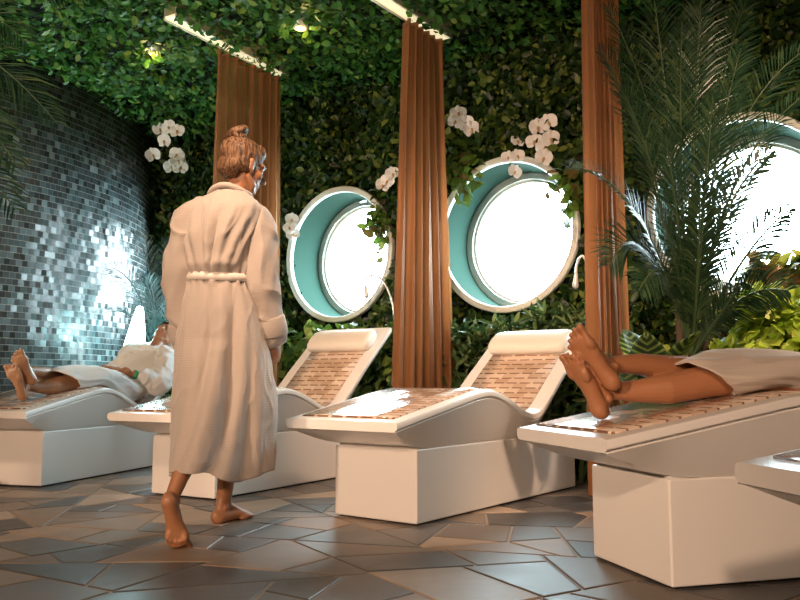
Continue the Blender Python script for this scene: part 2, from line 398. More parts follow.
for P in polys:
    A = sum(P[i-1][0] * P[i][1] - P[i][0] * P[i-1][1] for i in range(len(P)))
    if A < 0: P = P[::-1]
    n = len(P); ins = []; ok = True
    for w in (.0065, .010):
        Q = []
        for i in range(n):
            a, b_, c2 = Vector(P[i-1]), Vector(P[i]), Vector(P[(i+1) % n]); e1, e2 = (b_ - a).normalized(), (c2 - b_).normalized()
            n1, n2 = Vector((-e1.y, e1.x)), Vector((-e2.y, e2.x)); k_ = 1 + n1 @ n2
            Q.append(b_ + (n1 + n2) * (w / max(k_, .35)))
        ins.append(Q)
    V = [(q.x, q.y, .0) for q in ins[0]] + [(q.x, q.y, .0022) for q in ins[0]] + [(q.x, q.y, .004) for q in ins[1]]
    F = [[i, (i+1) % n, n + (i+1) % n, n + i] for i in range(n)] + [[n + i, n + (i+1) % n, 2*n + (i+1) % n, 2*n + i] for i in range(n)] + [[2*n + i for i in range(n)]]
    mb.add(V, F)
obj('paving', mb, 'stone', fl, False)
struct('ceiling', slab(CEIL + .14, CEIL + .3), 'soil_wall')
mb = MB(); mb.box((-6.5, -3.2, 0), (6.5, -3.0, CEIL + .14)); struct('wall_front', mb, 'dark_wall')
mb = MB(); mb.box((-6.5, -3.0, 0), (-6.3, 11.2, CEIL + .14)); struct('wall_west', mb, 'dark_wall')
mb = MB(); mb.box((6.3, -3.0, 0), (6.5, 3.0, CEIL + .14)); struct('wall_east', mb, 'dark_wall')

# planted wall with four round openings, 0.34 m thick
def holed(off, flip):
    mb = MB(); cells = []
    edges = [-7.6] + [x for k in WIN_K for x in (k - .78, k + .78)] + [8.3]
    for i, k in enumerate(WIN_K):
        th = np.linspace(0, 2 * PI, 72, endpoint=False); c = np.cos(th); s_ = np.sin(th)
        hx = .78; lo, hi = WIN_Z, CEIL + .14 - WIN_Z
        sc = np.minimum(hx / np.maximum(np.abs(c), 1e-6), np.where(s_ > 0, hi, lo) / np.maximum(np.abs(s_), 1e-6))
        # the cell corners belong to the rim too
        ring = [[tuple(wall_pt(k + WIN_R * a, WIN_Z + WIN_R * b, off)) for a, b in zip(c, s_)],
                [tuple(wall_pt(k + q * a, WIN_Z + q * b, off)) for q, a, b in zip(sc, c, s_)]]
        mb.grid(ring, closed_u=True, flip=flip)
        for sx in (-1, 1):
            for zz in (0, CEIL + .14):
                a = np.array(ring[1]); P = np.array(wall_pt(k + sx * hx, zz, off))
                d = np.linalg.norm(a - P, axis=1); i1, i2 = sorted(np.argsort(d)[:2])
                mb.add([a[i1], a[i2], P], [(0, 1, 2)])
    for a, b in zip(edges[0::2], edges[1::2]):
        q = [wall_pt(a, 0, off), wall_pt(b, 0, off), wall_pt(b, CEIL + .14, off), wall_pt(a, CEIL + .14, off)]
        mb.add([tuple(v) for v in q], [(0, 1, 2, 3)])
    return mb
mb = holed(0, False); mb.merge(holed(-WIN_DEPTH, True))
struct('wall_back', mb, 'soil_wall')

def annulus(mb, k, r0, r1, off0, off1, seg=72):
    th = np.linspace(0, 2 * PI, seg, endpoint=False)
    prof = ((r0, off0), (r0, off1), (r1, off1), (r1, off0))
    mb.grid([[tuple(wall_pt(k + r * math.cos(t), WIN_Z + r * math.sin(t), o)) for t in th] for r, o in prof], closed_u=True, closed_v=True)
for i, k in enumerate(WIN_K):
    mb = MB(); th = np.linspace(0, 2 * PI, 72, endpoint=False)
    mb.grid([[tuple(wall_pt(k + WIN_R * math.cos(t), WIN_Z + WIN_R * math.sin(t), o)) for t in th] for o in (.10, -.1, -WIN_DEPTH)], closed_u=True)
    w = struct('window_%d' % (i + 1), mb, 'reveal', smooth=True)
    mb = MB(); annulus(mb, k, WIN_R - .004, WIN_R + .045, .075, .125); r = obj('window_rim', mb, 'rim', w, False, .012)
    mb = MB(); annulus(mb, k, WIN_R - .055, WIN_R + .005, -.25, -.30); obj('window_frame', mb, 'frame', w, False, .008)
    mb = MB(); annulus(mb, k, WIN_R - .075, WIN_R - .045, -.27, -.31); obj('window_gasket', mb, 'rim', w, False, .004)
    mb = MB(); mb.add([tuple(wall_pt(k + (WIN_R - .05) * math.cos(t), WIN_Z + (WIN_R - .05) * math.sin(t), -.29)) for t in th], [list(range(72))]); obj('window_pane', mb, 'glass', w, False)

# tiled drum
DC = Vector((-5.104, 7.469)); DR = 2.622
mb = MB(); A = np.radians(np.linspace(-118, 60, 140)); Z = np.array([0, 1.0, 2.0, CEIL + .14])
mb.grid([[(DC.x + DR * math.cos(a), DC.y + DR * math.sin(a), z) for a in A] for z in Z], UV=[[(DR * a, z) for a in A] for z in Z])
o = struct('wall_left', mb, 'drum', smooth=True)
so = o.modifiers.new('solid', 'SOLIDIFY'); so.thickness = .12; so.offset = -1

# outside: white promenade deck with a bulwark and teak handrail
mb = MB()
P = [wall_pt(-5, 0, -.36), wall_pt(9, 0, -.36), wall_pt(9, 0, -3.2), wall_pt(-5, 0, -3.2)]
mb.add([tuple(p) for p in P] + [tuple(p - Vector((0, 0, .1))) for p in P], [(0, 1, 2, 3), (7, 6, 5, 4), (0, 4, 5, 1), (1, 5, 6, 2), (2, 6, 7, 3), (3, 7, 4, 0)])
struct('floor_promenade', mb, 'deck_white')
def wall_box(mb, k0, k1, z0, z1, o0, o1):
    V = [tuple(wall_pt(k, z, o)) for k in (k0, k1) for z in (z0, z1) for o in (o0, o1)]
    mb.add(V, [(0, 1, 3, 2), (4, 6, 7, 5), (0, 4, 5, 1), (2, 3, 7, 6), (0, 2, 6, 4), (1, 5, 7, 3)])
rl = empty('ship_railing', wall_pt(3.6, 0, -2.2), 'white promenade bulwark with teak handrail seen through the rightmost round window', 'railing')
RM = Matrix.Translation(-Vector(wall_pt(3.6, 0, -2.2)))
mb = MB(); wall_box(mb, 2.6, 6.5, 0, 1.50, -2.2, -2.26); mb.xf(RM); obj('panel', mb, 'deck_white', rl, False)
mb = MB(); wall_box(mb, 2.6, 6.5, 1.50, 1.60, -2.16, -2.30); mb.xf(RM); obj('handrail', mb, 'teak', rl, False, .015)

# ------------------------------------------------------------------ planted wall and ceiling (uncountable leaves)
RAILS = [((-1.56, 5.20), (-.94, 6.24)), ((-.19, 4.84), (.33, 5.55)), ((1.0, 4.30), (1.34, 4.63))]
def near_seg(P, a, b):
    a = np.array(a); b = np.array(b); d = b - a; t = np.clip(((P - a) @ d) / (d @ d), 0, 1)
    return np.linalg.norm(P - (a + t[:, None] * d), axis=1)
n = 46000
x = rng.uniform(-4.2, 3.4, n); y = rng.uniform(3.4, 8.6, n)
P = np.c_[x, y]
side = (x - WP.x) * WN.x + (y - WP.y) * WN.y
dd = np.hypot(x - DC.x, y - DC.y)
ok = (side < .0) & (dd > DR - .1)
for a, b in ((RAILS[0][0], (-1.36, 5.53)), (RAILS[1][0], (.02, 5.13))): ok &= near_seg(P, a, b) > .055
P = P[ok]
lump = .05 * np.sin(P[:, 0] * 5.1 + 1.3 * np.sin(P[:, 1] * 3.3)) * np.sin(P[:, 1] * 4.7 + .7)
z = CEIL + .03 + lump + rng.uniform(-.05, .09, len(P))
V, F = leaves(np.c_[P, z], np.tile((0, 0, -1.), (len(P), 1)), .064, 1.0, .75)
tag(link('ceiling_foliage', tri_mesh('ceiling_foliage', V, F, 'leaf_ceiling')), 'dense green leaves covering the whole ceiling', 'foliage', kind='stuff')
n = 60000
k = rng.uniform(-3.2, 5.2, n); z = rng.uniform(.0, CEIL + .1, n)
ok = np.ones(n, bool)
for kc in WIN_K: ok &= np.hypot(k - kc, z - WIN_Z) > WIN_R + .055
k, z = k[ok], z[ok]
lump = .05 + .05 * np.sin(k * 6.1 + 1.7 * np.sin(z * 4.1)) * np.sin(z * 5.3 + .4 * k)
nearw = np.min([np.hypot(k - kc, z - WIN_Z) for kc in WIN_K], axis=0) - WIN_R
off = (np.maximum(lump, 0) + rng.uniform(0, .09, len(k))) * np.clip(nearw / .16, .25, 1)
C = np.array(WP)[None] + np.outer(k, np.array(WE)) - np.outer(off, np.array(WN)); C[:, 2] = z
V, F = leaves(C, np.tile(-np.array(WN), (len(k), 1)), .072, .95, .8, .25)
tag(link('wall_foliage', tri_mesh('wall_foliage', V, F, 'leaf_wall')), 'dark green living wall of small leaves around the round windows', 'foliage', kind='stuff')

# ------------------------------------------------------------------ loungers
PS = [(0, .46), (.25, .506), (.5, .552), (.66, .580), (.74, .588), (.82, .580), (.92, .552), (1.03, .508), (1.13, .472), (1.21, .462), (1.29, .482), (1.40, .555), (1.55, .668), (1.75, .812), (1.92, .932)]
def cubic(xs, ys, x):
    xs = np.array(xs); ys = np.array(ys); d = np.gradient(ys, xs)
    i = np.clip(np.searchsorted(xs, x) - 1, 0, len(xs) - 2); h = xs[i + 1] - xs[i]; t = (x - xs[i]) / h
    return (2*t**3-3*t**2+1)*ys[i]+(t**3-2*t**2+t)*h*d[i]+(-2*t**3+3*t**2)*ys[i+1]+(t**3-t**2)*h*d[i+1]
def zt(s): return cubic([a for a, _ in PS], [b for _, b in PS], s)
def zb(s): return cubic([0, .08, .16, .25, .8, 1.25, 1.4, 1.55, 1.75, 1.92], [.418, .385, .358, .342, .340, .345, .39, .52, .70, .845], s)
HW = .315
RISE = 1.0
_zt0, _zb0 = zt, zb
def zt(s): z = _zt0(s); return np.where(np.asarray(s) > 1.21, .462 + (z - .462) * RISE, z)
def zb(s): z = _zb0(s); return np.where(np.asarray(s) > 1.25, .362 + (z - .362) * RISE, z)
def build_lounger():
    root = empty('spa_lounger', (0, 0, 0))
    S = np.r_[np.linspace(0, .3, 10), np.linspace(.36, 1.92, 54)]
    # pedestal : local x = s (foot 0 -> head), y = across
    mb = MB(); mb.box((.25, -.235, .012), (1.86, .235, .33)); obj('pedestal', mb, 'pedestal', root, False, .006)
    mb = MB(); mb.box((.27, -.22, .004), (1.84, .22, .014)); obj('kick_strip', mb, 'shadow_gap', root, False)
    mb = MB(); mb.box((.262, -.222, .328), (1.45, .222, .352)); obj('plinth', mb, 'gasket', root, False, .006)
    # shell
    rows = []
    for s in S:
        t, b = float(zt(s)), float(zb(s))
        wb = HW - .012 - .062 * min(1, max(0, (t - .04 - b) / .10))
        e = t - .034
        half = [(0, t), (.20, t), (HW - .02, t), (HW - .004, t - .004), (HW, t - .012), (HW, e + .004), (HW - .004, e), (HW - .014, e - .004), (HW - .010, e - .010), (wb + .004, max(b, e - .02) * .15 + b * .85), (wb - .012, b), (.1, b), (0, b)]
        ring = [(s, -w, z) for w, z in half] + [(s, w, z) for w, z in half[-2:0:-1]]
        rows.append(ring)
    mb = MB(); mb.grid(rows, closed_u=True, cap=(True, True), flip=True); sh = obj('shell', mb, 'white', root, True)
    es = sh.modifiers.new('edge', 'EDGE_SPLIT'); es.split_angle = .5
    # mosaic inlay
    def inlay(name, s0, s1, mg):
        q = np.linspace(s0, s1, 40); arc = np.r_[0, np.cumsum(np.hypot(np.diff(q), np.diff(zt(q))))]
        W = np.linspace(-HW + mg, HW - mg, 5)
        mb = MB(); mb.grid([[(s, w, float(zt(s)) + .003) for w in W] for s in q], UV=[[(w, a) for w in W] for a in arc], flip=True)
        o = obj(name, mb, 'mosaic', root); m_ = o.modifiers.new('solid', 'SOLIDIFY'); m_.thickness = .006; m_.offset = 0
    inlay('mosaic_leg_rest', .05, 1.14, .055); inlay('mosaic_backrest', 1.15, 1.83, .085)
    # head pillow : flattened roll lying on the backrest
    a = Vector((1.55, 0, float(zt(1.55)))); b = Vector((1.9, 0, float(zt(1.9)))); dr = (b - a).normalized(); nr = Vector((-dr.z, 0, dr.x))
    c = a + dr * .29 + nr * .035
    th = np.linspace(0, 2 * PI, 22, endpoint=False); rows = []
    for w, f in ((-.262, .35), (-.258, .72), (-.245, .93), (-.22, 1), (-.1, 1.02), (0, 1.02), (.1, 1.02), (.22, 1), (.245, .93), (.258, .72), (.262, .35)):
        ring = []
        for t_ in th:
            ca, sa = math.cos(t_), math.sin(t_); p = c + dr * (.10 * f * math.copysign(abs(ca) ** .8, ca)) + nr * (.045 * f * math.copysign(abs(sa) ** .75, sa)); ring.append((p.x, w, p.z))
        rows.append(ring)
    mb = MB(); mb.grid(rows, closed_u=True, cap=(True, True)); obj('head_pillow', mb, 'cushion', root)
    return root
LG = [((-2.119, 4.805), 14.5, 'white lounger on which the person with a green wristband lies'),
      ((-.975, 4.285), 30.5, 'empty white lounger behind the woman walking in a cream robe'),
      ((.073, 3.523), 36.8, 'empty white lounger standing free between two bronze curtains'),
      ((.81, 2.455), 74.5, 'white lounger on which crossed bare feet rest, beneath the palm'),
      (None, 80.0, 'white lounger cut off by the frame, only its foot corner visible')]
LM = []
proto = build_lounger()
for i, (P0, a, lab) in enumerate(LG):
    u = Vector((math.sin(math.radians(a)), math.cos(math.radians(a)))); l = Vector((-u.y, u.x))
    fc = (Vector(P0) + .235 * l - .25 * u) if P0 else (Vector((.685, 1.665)) - HW * l)
    if i == 1: RISE = 1.17; o = build_lounger(); RISE = 1.0
    else: o = proto if i == 0 else copy_tree(proto)
    o.location = (fc.x, fc.y, 0); o.rotation_euler = (0, 0, math.radians(90 - a))
    tag(o, lab, 'lounger', 'white spa loungers fanned along the windows')
    LM.append(Matrix.Translation((fc.x, fc.y, 0)) @ Matrix.Rotation(math.radians(90 - a), 4, 'Z'))

# ------------------------------------------------------------------ curtains
def curtain(name, a, b, z1, label, folds, flare, seed, amp=.045):
    r = np.random.default_rng(seed); a = Vector(a); b = Vector(b); d = (b - a); ln = d.length; d.normalize(); nn = Vector((d.y, -d.x))
    root = empty(name, ((a.x + b.x) / 2, (a.y + b.y) / 2, 0), label, 'curtain', 'bronze curtains between the loungers')
    nu = folds * 14; U = np.linspace(0, 1, nu); ph = np.cumsum(r.uniform(.75, 1.25, nu)); ph = ph / ph[-1] * folds * 2 * PI
    am = np.interp(U * folds, np.arange(folds + 1), r.uniform(.6, 1.25, folds + 1))
    rows = []
    for z in np.linspace(.015, z1, 26):
        t = 1 - z / z1; row = []
        for u, p, k in zip(U, ph, am):
            x = (u - .5) * ln * (1 + flare * t) + .012 * math.sin(p * 2 + 3 * t)
            w = amp * k * (math.sin(p + .5 * t * math.sin(u * 9)) + .25 * math.sin(2.3 * p + 2 * t)) * (.85 + .3 * t)
            q = d * x + nn * w; row.append((q.x, q.y, z))
        rows.append(row)
    mb = MB(); mb.grid(rows); o = obj('fabric', mb, 'curtain', root)
    # header tape along the top
    mb = MB(); rows = []
    for z in (z1 - .012, z1 + .02):
        rows.append([(d.x * (u - .5) * ln + nn.x * amp * k * math.sin(p), d.y * (u - .5) * ln + nn.y * amp * k * math.sin(p), z) for u, p, k in zip(U, ph, am)])
    mb.grid(rows); h = obj('header', mb, 'curtain', root); sm = h.modifiers.new('solid', 'SOLIDIFY'); sm.thickness = .004
    return root
curtain('curtain', (-1.345, 5.62), (-.965, 6.21), 3.02, 'bronze curtain hanging behind the walking woman', 8, .12, 3)
curtain('curtain', (.03, 5.13), (.30, 5.50), 3.02, 'bronze curtain hanging between the two empty loungers', 6, .62, 5)
curtain('curtain', (1.06, 4.36), (1.29, 4.58), 3.06, 'bronze curtain hanging beside the tall palm', 6, .10, 8)
for (a, b), lab in zip(RAILS, ('curtain rail in the leafy ceiling above the walking woman', 'curtain rail in the leafy ceiling above the middle bronze curtain', 'curtain rail in the ceiling above the curtain beside the palm')):
    a = Vector(a); b = Vector(b); d = (b - a).normalized(); n_ = Vector((d.y, -d.x)); c = (a + b) / 2; h = (b - a).length / 2
    root = empty('curtain_rail', (c.x, c.y, CEIL + .025), lab, 'curtain rail', 'ceiling curtain rails', math.atan2(d.y, d.x))
    mb = MB(); mb.box((-h, -.06, -.028), (h, -.045, .15)); mb.box((-h, .045, -.028), (h, .06, .15)); obj('channel', mb, 'rail', root, False)
    mb = MB(); mb.box((-h, -.045, -.02), (h, .045, -.005)); obj('light_strip', mb, 'glow_warm', root, False)

# small amber ceiling lights among the leaves
for (x, y), lab in (((-1.86, 5.83), 'small amber ceiling light in the leaves near the tiled drum'), ((-.70, 5.40), 'small amber ceiling light in the leaves between the first two curtains')):
    root = empty('ceiling_light', (x, y, CEIL + .04), lab, 'ceiling light', 'amber lights in the ceiling')
    mb = MB(); mb.tube([(0, 0, .14), (0, 0, -.02)], [.05, .05], (1, 0, 0), 20, False); obj('housing', mb, 'chrome', root)
    mb = MB(); mb.tube([(0, 0, -.018), (0, 0, -.028)], [.038, .036], (1, 0, 0), 20, False); obj('lens', mb, 'glow_spot', root)
    lamp('amber_light', 'POINT', (x, y, CEIL - .04), 1.3, (1, .66, .22), size=.03)

# ------------------------------------------------------------------ slim glowing form by the drum, added for a bright patch of reflected light
root = empty('glow_form', (-2.27, 6.80, 0), 'slim glowing white upright form, added for a bright patch beside the tiled drum', 'lamp')
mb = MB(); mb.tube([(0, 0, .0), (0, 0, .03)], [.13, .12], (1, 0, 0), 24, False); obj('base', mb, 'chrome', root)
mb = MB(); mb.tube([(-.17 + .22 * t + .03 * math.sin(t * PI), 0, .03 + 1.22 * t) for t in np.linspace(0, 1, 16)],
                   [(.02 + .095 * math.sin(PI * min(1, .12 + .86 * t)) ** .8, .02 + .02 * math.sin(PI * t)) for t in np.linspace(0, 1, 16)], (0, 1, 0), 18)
obj('glowing_body', mb, 'glow_cool', root)
lamp('glow_form_fill', 'POINT', (-2.18, 6.70, 1.05), 12, (.50, .95, 1.0), size=.12)  # added point light, brightens the drum tiles around the glowing form

# ------------------------------------------------------------------ plants
def frond_mesh(pts, llen, pairs, mt, wid=.011, base_gap=.16, v=.75, droop=.35, seed=0, up=(0, 0, 1)):
    """pinnate frond along a bent rib: pts = base, middle, tip"""
    r = np.random.default_rng(seed); p0, p1, p2 = [np.array(p, float) for p in pts]
    T = np.linspace(0, 1, 26)[:, None]; R = (1-T)**2*p0 + 2*T*(1-T)*p1 + T*T*p2
    V = []; F = []; n = 0
    tan = norm(np.gradient(R, axis=0))
    for i in range(pairs):
        t = base_gap + (1 - base_gap) * (i + .5) / pairs
        f = t * 25; j = min(int(f), 24); q = R[j] + (R[j+1]-R[j])*(f-j); tg = tan[j]
        sd = norm(np.cross(tg, np.array(up, float))); nr = np.cross(sd, tg)
        ll = llen * (math.sin(PI * (.12 + .84 * (t - base_gap) / (1 - base_gap))) ** .7) * r.uniform(.88, 1.1)
        for s in (-1, 1):
            d = norm(tg * (v + .5 * t) + s * sd * r.uniform(.8, 1.05) + nr * r.uniform(.1, .35))
            wv = norm(np.cross(d, nr)) * wid
            a = q; b = q + d * ll * .5; c = q + d * ll + np.array([0, 0, -droop * ll * .5])
            V += [a - wv * .3, a + wv * .3, b - wv, b + wv, c]; F += [(n, n+1, n+3), (n, n+3, n+2), (n+2, n+3, n+4)]; n += 5
    # rib
    rad = np.linspace(.011, .003, 26)
    for i in range(26):
        sd = norm(np.cross(tan[i], np.array(up, float))); nr = np.cross(sd, tan[i])
        V += [R[i] + sd*rad[i], R[i] + nr*rad[i], R[i] - sd*rad[i], R[i] - nr*rad[i]]
        if i:
            b = n - 4
            for k_ in range(4): F += [(b+k_, b+(k_+1) % 4, n+(k_+1) % 4), (b+k_, n+(k_+1) % 4, n+k_)]
        n += 4
    return tri_mesh('frond', np.array(V), np.array(F), mt)
def palm(name, base, label, fronds, mt, llen, pairs, trunk, pot=None, wid=.011, seed=0, group=None, droop=.35):
    root = empty(name, base, label, 'palm', group); B = np.array(base)
    if pot:
        mb = MB(); mb.tube([(0, 0, .0), (0, 0, pot[1])], [pot[0] * .8, pot[0]], (1, 0, 0), 28, False); obj('pot', mb, 'pot', root, True)
        mb = MB(); mb.tube([(0, 0, pot[1] - .01), (0, 0, pot[1] + .012)], [pot[0] * .93, pot[0] * .9], (1, 0, 0), 28, False); obj('soil', mb, 'soil', root)
    for tp in trunk:
        mb = MB(); P = np.array(tp[0]) - B; q = np.linspace(0, 1, 12)[:, None]; mb.tube(P[0] * (1 - q) + P[1] * q, np.linspace(tp[1], tp[2], 12) * (1 + .08 * np.sin(np.arange(12) * 2.5)), (1, 0, 0), 10)
        obj('trunk', mb, 'bark', root)
    for i, f in enumerate(fronds):
        pts = [np.array(p) - B for p in f[:3]]; d = pts[2] - pts[0]; upv = (0, -1, .15) if abs(d[2]) > .8 * np.linalg.norm(d) else (0, 0, 1)
        if len(f) > 3: upv = f[3]
        ll = f[4] if len(f) > 4 else llen
        link('frond', frond_mesh(pts, ll, pairs, mt, wid, seed=seed + i, droop=droop, up=upv), root)
    return root
PB = (1.45, 3.95, 0); c0 = (1.43, 3.93, .74)
UPV = (.1, -1, .25)
FR = [(c0, (1.36, 3.9, 1.9), (1.24, 3.80, 2.78), UPV, .28), (c0, (1.50, 3.98, 1.9), (1.58, 3.95, 2.86), UPV, .28), (c0, (1.42, 3.85, 1.6), (1.46, 3.72, 2.45), UPV, .26),
      (c0, (1.56, 3.95, 2.05), (2.10, 3.85, 2.32), (-.3, -.8, .6), .24), (c0, (1.58, 3.85, 1.85), (2.06, 3.75, 2.06), (-.3, -.7, .7), .18), (c0, (1.58, 4.0, 2.1), (1.86, 4.1, 2.66), (-.3, -.9, .4), .26),
      (c0, (1.22, 3.85, 1.95), (.95, 3.68, 2.20), (.3, -.8, .6), .26), (c0, (1.18, 3.80, 1.66), (.76, 3.58, 1.60), (.2, -.6, .8), .24), (c0, (1.24, 3.95, 1.55), (1.0, 3.80, 1.18), (.4, -.8, .5), .26),
      (c0, (1.28, 3.75, 1.35), (1.05, 3.50, 1.02), (.4, -.8, .5), .24), (c0, (1.60, 3.75, 1.25), (1.76, 3.55, 1.40), (-.4, -.8, .5), .20), (c0, (1.56, 3.7, 1.1), (1.70, 3.48, 1.02), (-.4, -.8, .5), .22),
      (c0, (1.50, 3.8, 1.5), (1.74, 3.66, 1.70), (-.3, -.9, .3), .18), (c0, (1.34, 3.8, 1.5), (1.22, 3.58, 1.74), (.3, -.9, .3), .22), (c0, (1.46, 3.8, 1.4), (1.46, 3.62, 1.95), UPV, .22),
      (c0, (1.40, 4.05, 2.0), (1.10, 4.05, 2.60), (.3, -.9, .4), .26), (c0, (1.50, 3.62, 1.0), (1.52, 3.42, 1.10), (0, -.8, .6), .2),
      (c0, (1.26, 3.8, 1.7), (1.04, 3.62, 1.98), (.3, -.8, .5), .24), (c0, (1.38, 3.9, 1.8), (1.33, 3.62, 2.30), UPV, .26), (c0, (1.30, 3.7, 1.3), (1.12, 3.45, 1.36), (.3, -.9, .4), .22), (c0, (1.52, 3.85, 1.7), (1.62, 3.66, 2.2), UPV, .24), (c0, (1.40, 3.7, 1.2), (1.34, 3.5, 1.5), UPV, .2)]
palm('palm', PB, 'tall dark palm with arching feathery fronds in front of the rightmost window', FR, 'palm', .31, 62,
     [(((1.45, 3.95, .3), (1.44, 3.92, 1.35)), .035, .02), (((1.50, 3.98, .3), (1.52, 3.95, 1.15)), .03, .018), (((1.40, 3.96, .3), (1.37, 3.92, 1.1)), .028, .016)], (.2, .34), .0042, 20)
c0 = (-2.62, 3.75, 2.05)
UL = (.25, -.85, .5)
FR = [(c0, (-2.30, 3.8, 2.62), (-1.70, 3.85, 1.90), UL), (c0, (-2.35, 3.7, 2.42), (-1.84, 3.75, 1.66), UL), (c0, (-2.2, 3.9, 2.9), (-1.74, 3.95, 2.60), UL), (c0, (-2.3, 3.6, 2.0), (-1.90, 3.62, 1.22), UL),
      (c0, (-2.7, 3.4, 2.6), (-2.9, 3.0, 2.3)), (c0, (-3.0, 3.8, 2.6), (-3.4, 3.9, 2.1)), (c0, (-2.6, 4.1, 2.7), (-2.5, 4.5, 2.3)), (c0, (-2.35, 3.75, 2.2), (-1.86, 3.8, 1.45), UL), (c0, (-2.3, 3.7, 2.75), (-1.80, 3.7, 2.25), UL)]
palm('palm', (-2.7, 3.75, 0), 'dark palm at the left edge, its drooping fronds before the tiled drum', FR, 'palm', .30, 48, [(((-2.7, 3.75, .25), (-2.62, 3.75, 2.08)), .05, .035)], (.2, .3), .0055, 60)
c0 = (-2.13, 7.08, .75)
FR = [(c0, (-2.25, 7.0, 1.55), (-2.52, 6.9, 1.62)), (c0, (-2.2, 7.05, 1.7), (-2.34, 7.0, 1.95)), (c0, (-2.1, 7.0, 1.6), (-2.0, 6.9, 1.85)), (c0, (-2.25, 6.95, 1.3), (-2.48, 6.8, 1.22)),
      (c0, (-2.0, 7.0, 1.4), (-1.85, 6.9, 1.4)), (c0, (-2.15, 6.95, 1.5), (-2.22, 6.8, 1.5)), (c0, (-2.05, 6.95, 1.2), (-1.95, 6.8, 1.1))]
palm('palm', (-2.13, 7.08, 0), 'small feathery palm growing at the edge of the tiled drum', FR, 'palm_shaded', .24, 32, [(((-2.13, 7.08, .2), (-2.13, 7.08, .8)), .03, .02)], (.15, .26), .0030, 90)

def shrub(name, base, label, mt, centre_fn, n, length, width, tilt=.9, droop=0, cat='shrub', group=None):
    """foliage over an inner branch frame, standing on the floor"""
    root = empty(name, base, label, cat, group)
    C, D = centre_fn(n)
    V, F = leaves(C, D, length, width, tilt, droop)
    link('foliage', tri_mesh('foliage', V, F, mt), root)
    mb = MB(); top = C[rng.choice(len(C), 12, replace=False)]
    for t in top: mb.tube([(t[0] * .5, t[1] * .5, 0), (t[0] * .8, t[1] * .8, t[2] * .55), tuple(t)], [.010, .008, .004], (1, 0, .1), 6)
    obj('branches', mb, 'stem', root)
    return root
def blob(rx, ry, z0, z1, rot=0, fill=.55):
    def fn(n):
        d = norm(rng.normal(0, 1, (n, 3))); d[:, 2] = np.where(d[:, 2] < -.75, -d[:, 2], d[:, 2]); rad = rng.uniform(fill, 1, (n, 1)) ** .5
        c, s_ = math.cos(rot), math.sin(rot); L_ = d * rad * np.array([rx, ry, (z1 - z0) / 2])
        lump = 1 + .12 * np.sin(d[:, :1] * 7 + d[:, 2:] * 5)
        L_ = L_ * lump; Q = np.c_[L_[:, 0] * c - L_[:, 1] * s_, L_[:, 0] * s_ + L_[:, 1] * c, L_[:, 2] + (z0 + z1) / 2]
        D = np.c_[d[:, 0] * c - d[:, 1] * s_, d[:, 0] * s_ + d[:, 1] * c, d[:, 2] + .3]
        Q[:, 2] = np.maximum(Q[:, 2], .03)
        return Q, norm(D)
    return fn
ROT = math.atan2(WE.y, WE.x)
def on_wall(k, off): p = wall_pt(k, 0, off); return (p.x, p.y, 0)
shrub('shrub', on_wall(-.95, .30), 'rounded leafy green shrub under the round window nearest the woman, beside her sleeve', 'leaf_hedge', blob(.48, .22, 0, 1.13, ROT), 1500, .085, 1.05)
shrub('shrub', on_wall(-.15, .30), 'rounded leafy green shrub behind the head pillow of the lounger next to the woman', 'leaf_hedge', blob(.48, .22, 0, 1.08, ROT), 1500, .085, 1.05)
shrub('shrub', on_wall(.60, .33), 'leafy shrub partly behind the middle curtain, beside the narrow-leaved hedge', 'leaf_hedge', blob(.42, .22, 0, 1.05, ROT), 1200, .085, 1.0)
shrub('shrub', on_wall(1.15, .30), 'narrow-leaved dark shrub under the middle round window', 'leaf_needle', blob(.50, .24, 0, 1.04, ROT), 1900, .115, .42, 1.0)
shrub('shrub', on_wall(1.85, .28), 'narrow-leaved dark shrub behind the curtain that hangs beside the palm', 'leaf_needle', blob(.48, .22, 0, 1.12, ROT), 1900, .115, .42, 1.0)
shrub('shrub', (1.93, 3.93, 0), 'lime green bushy plant behind the resting legs at the right edge', 'leaf_lime', blob(.40, .30, 0, 1.08), 2800, .072, 1.25, .7)
shrub('croton', (2.12, 4.30, 0), 'croton with yellow and copper leaves below the rightmost window', 'leaf_croton', blob(.36, .22, .1, 1.30, ROT), 1100, .12, .9, .8)
shrub('croton', (1.72, 4.36, 0), 'smaller croton with copper leaves between the palm and the lime green bush', 'leaf_croton', blob(.24, .2, .05, 1.0, ROT), 600, .12, .9, .8)
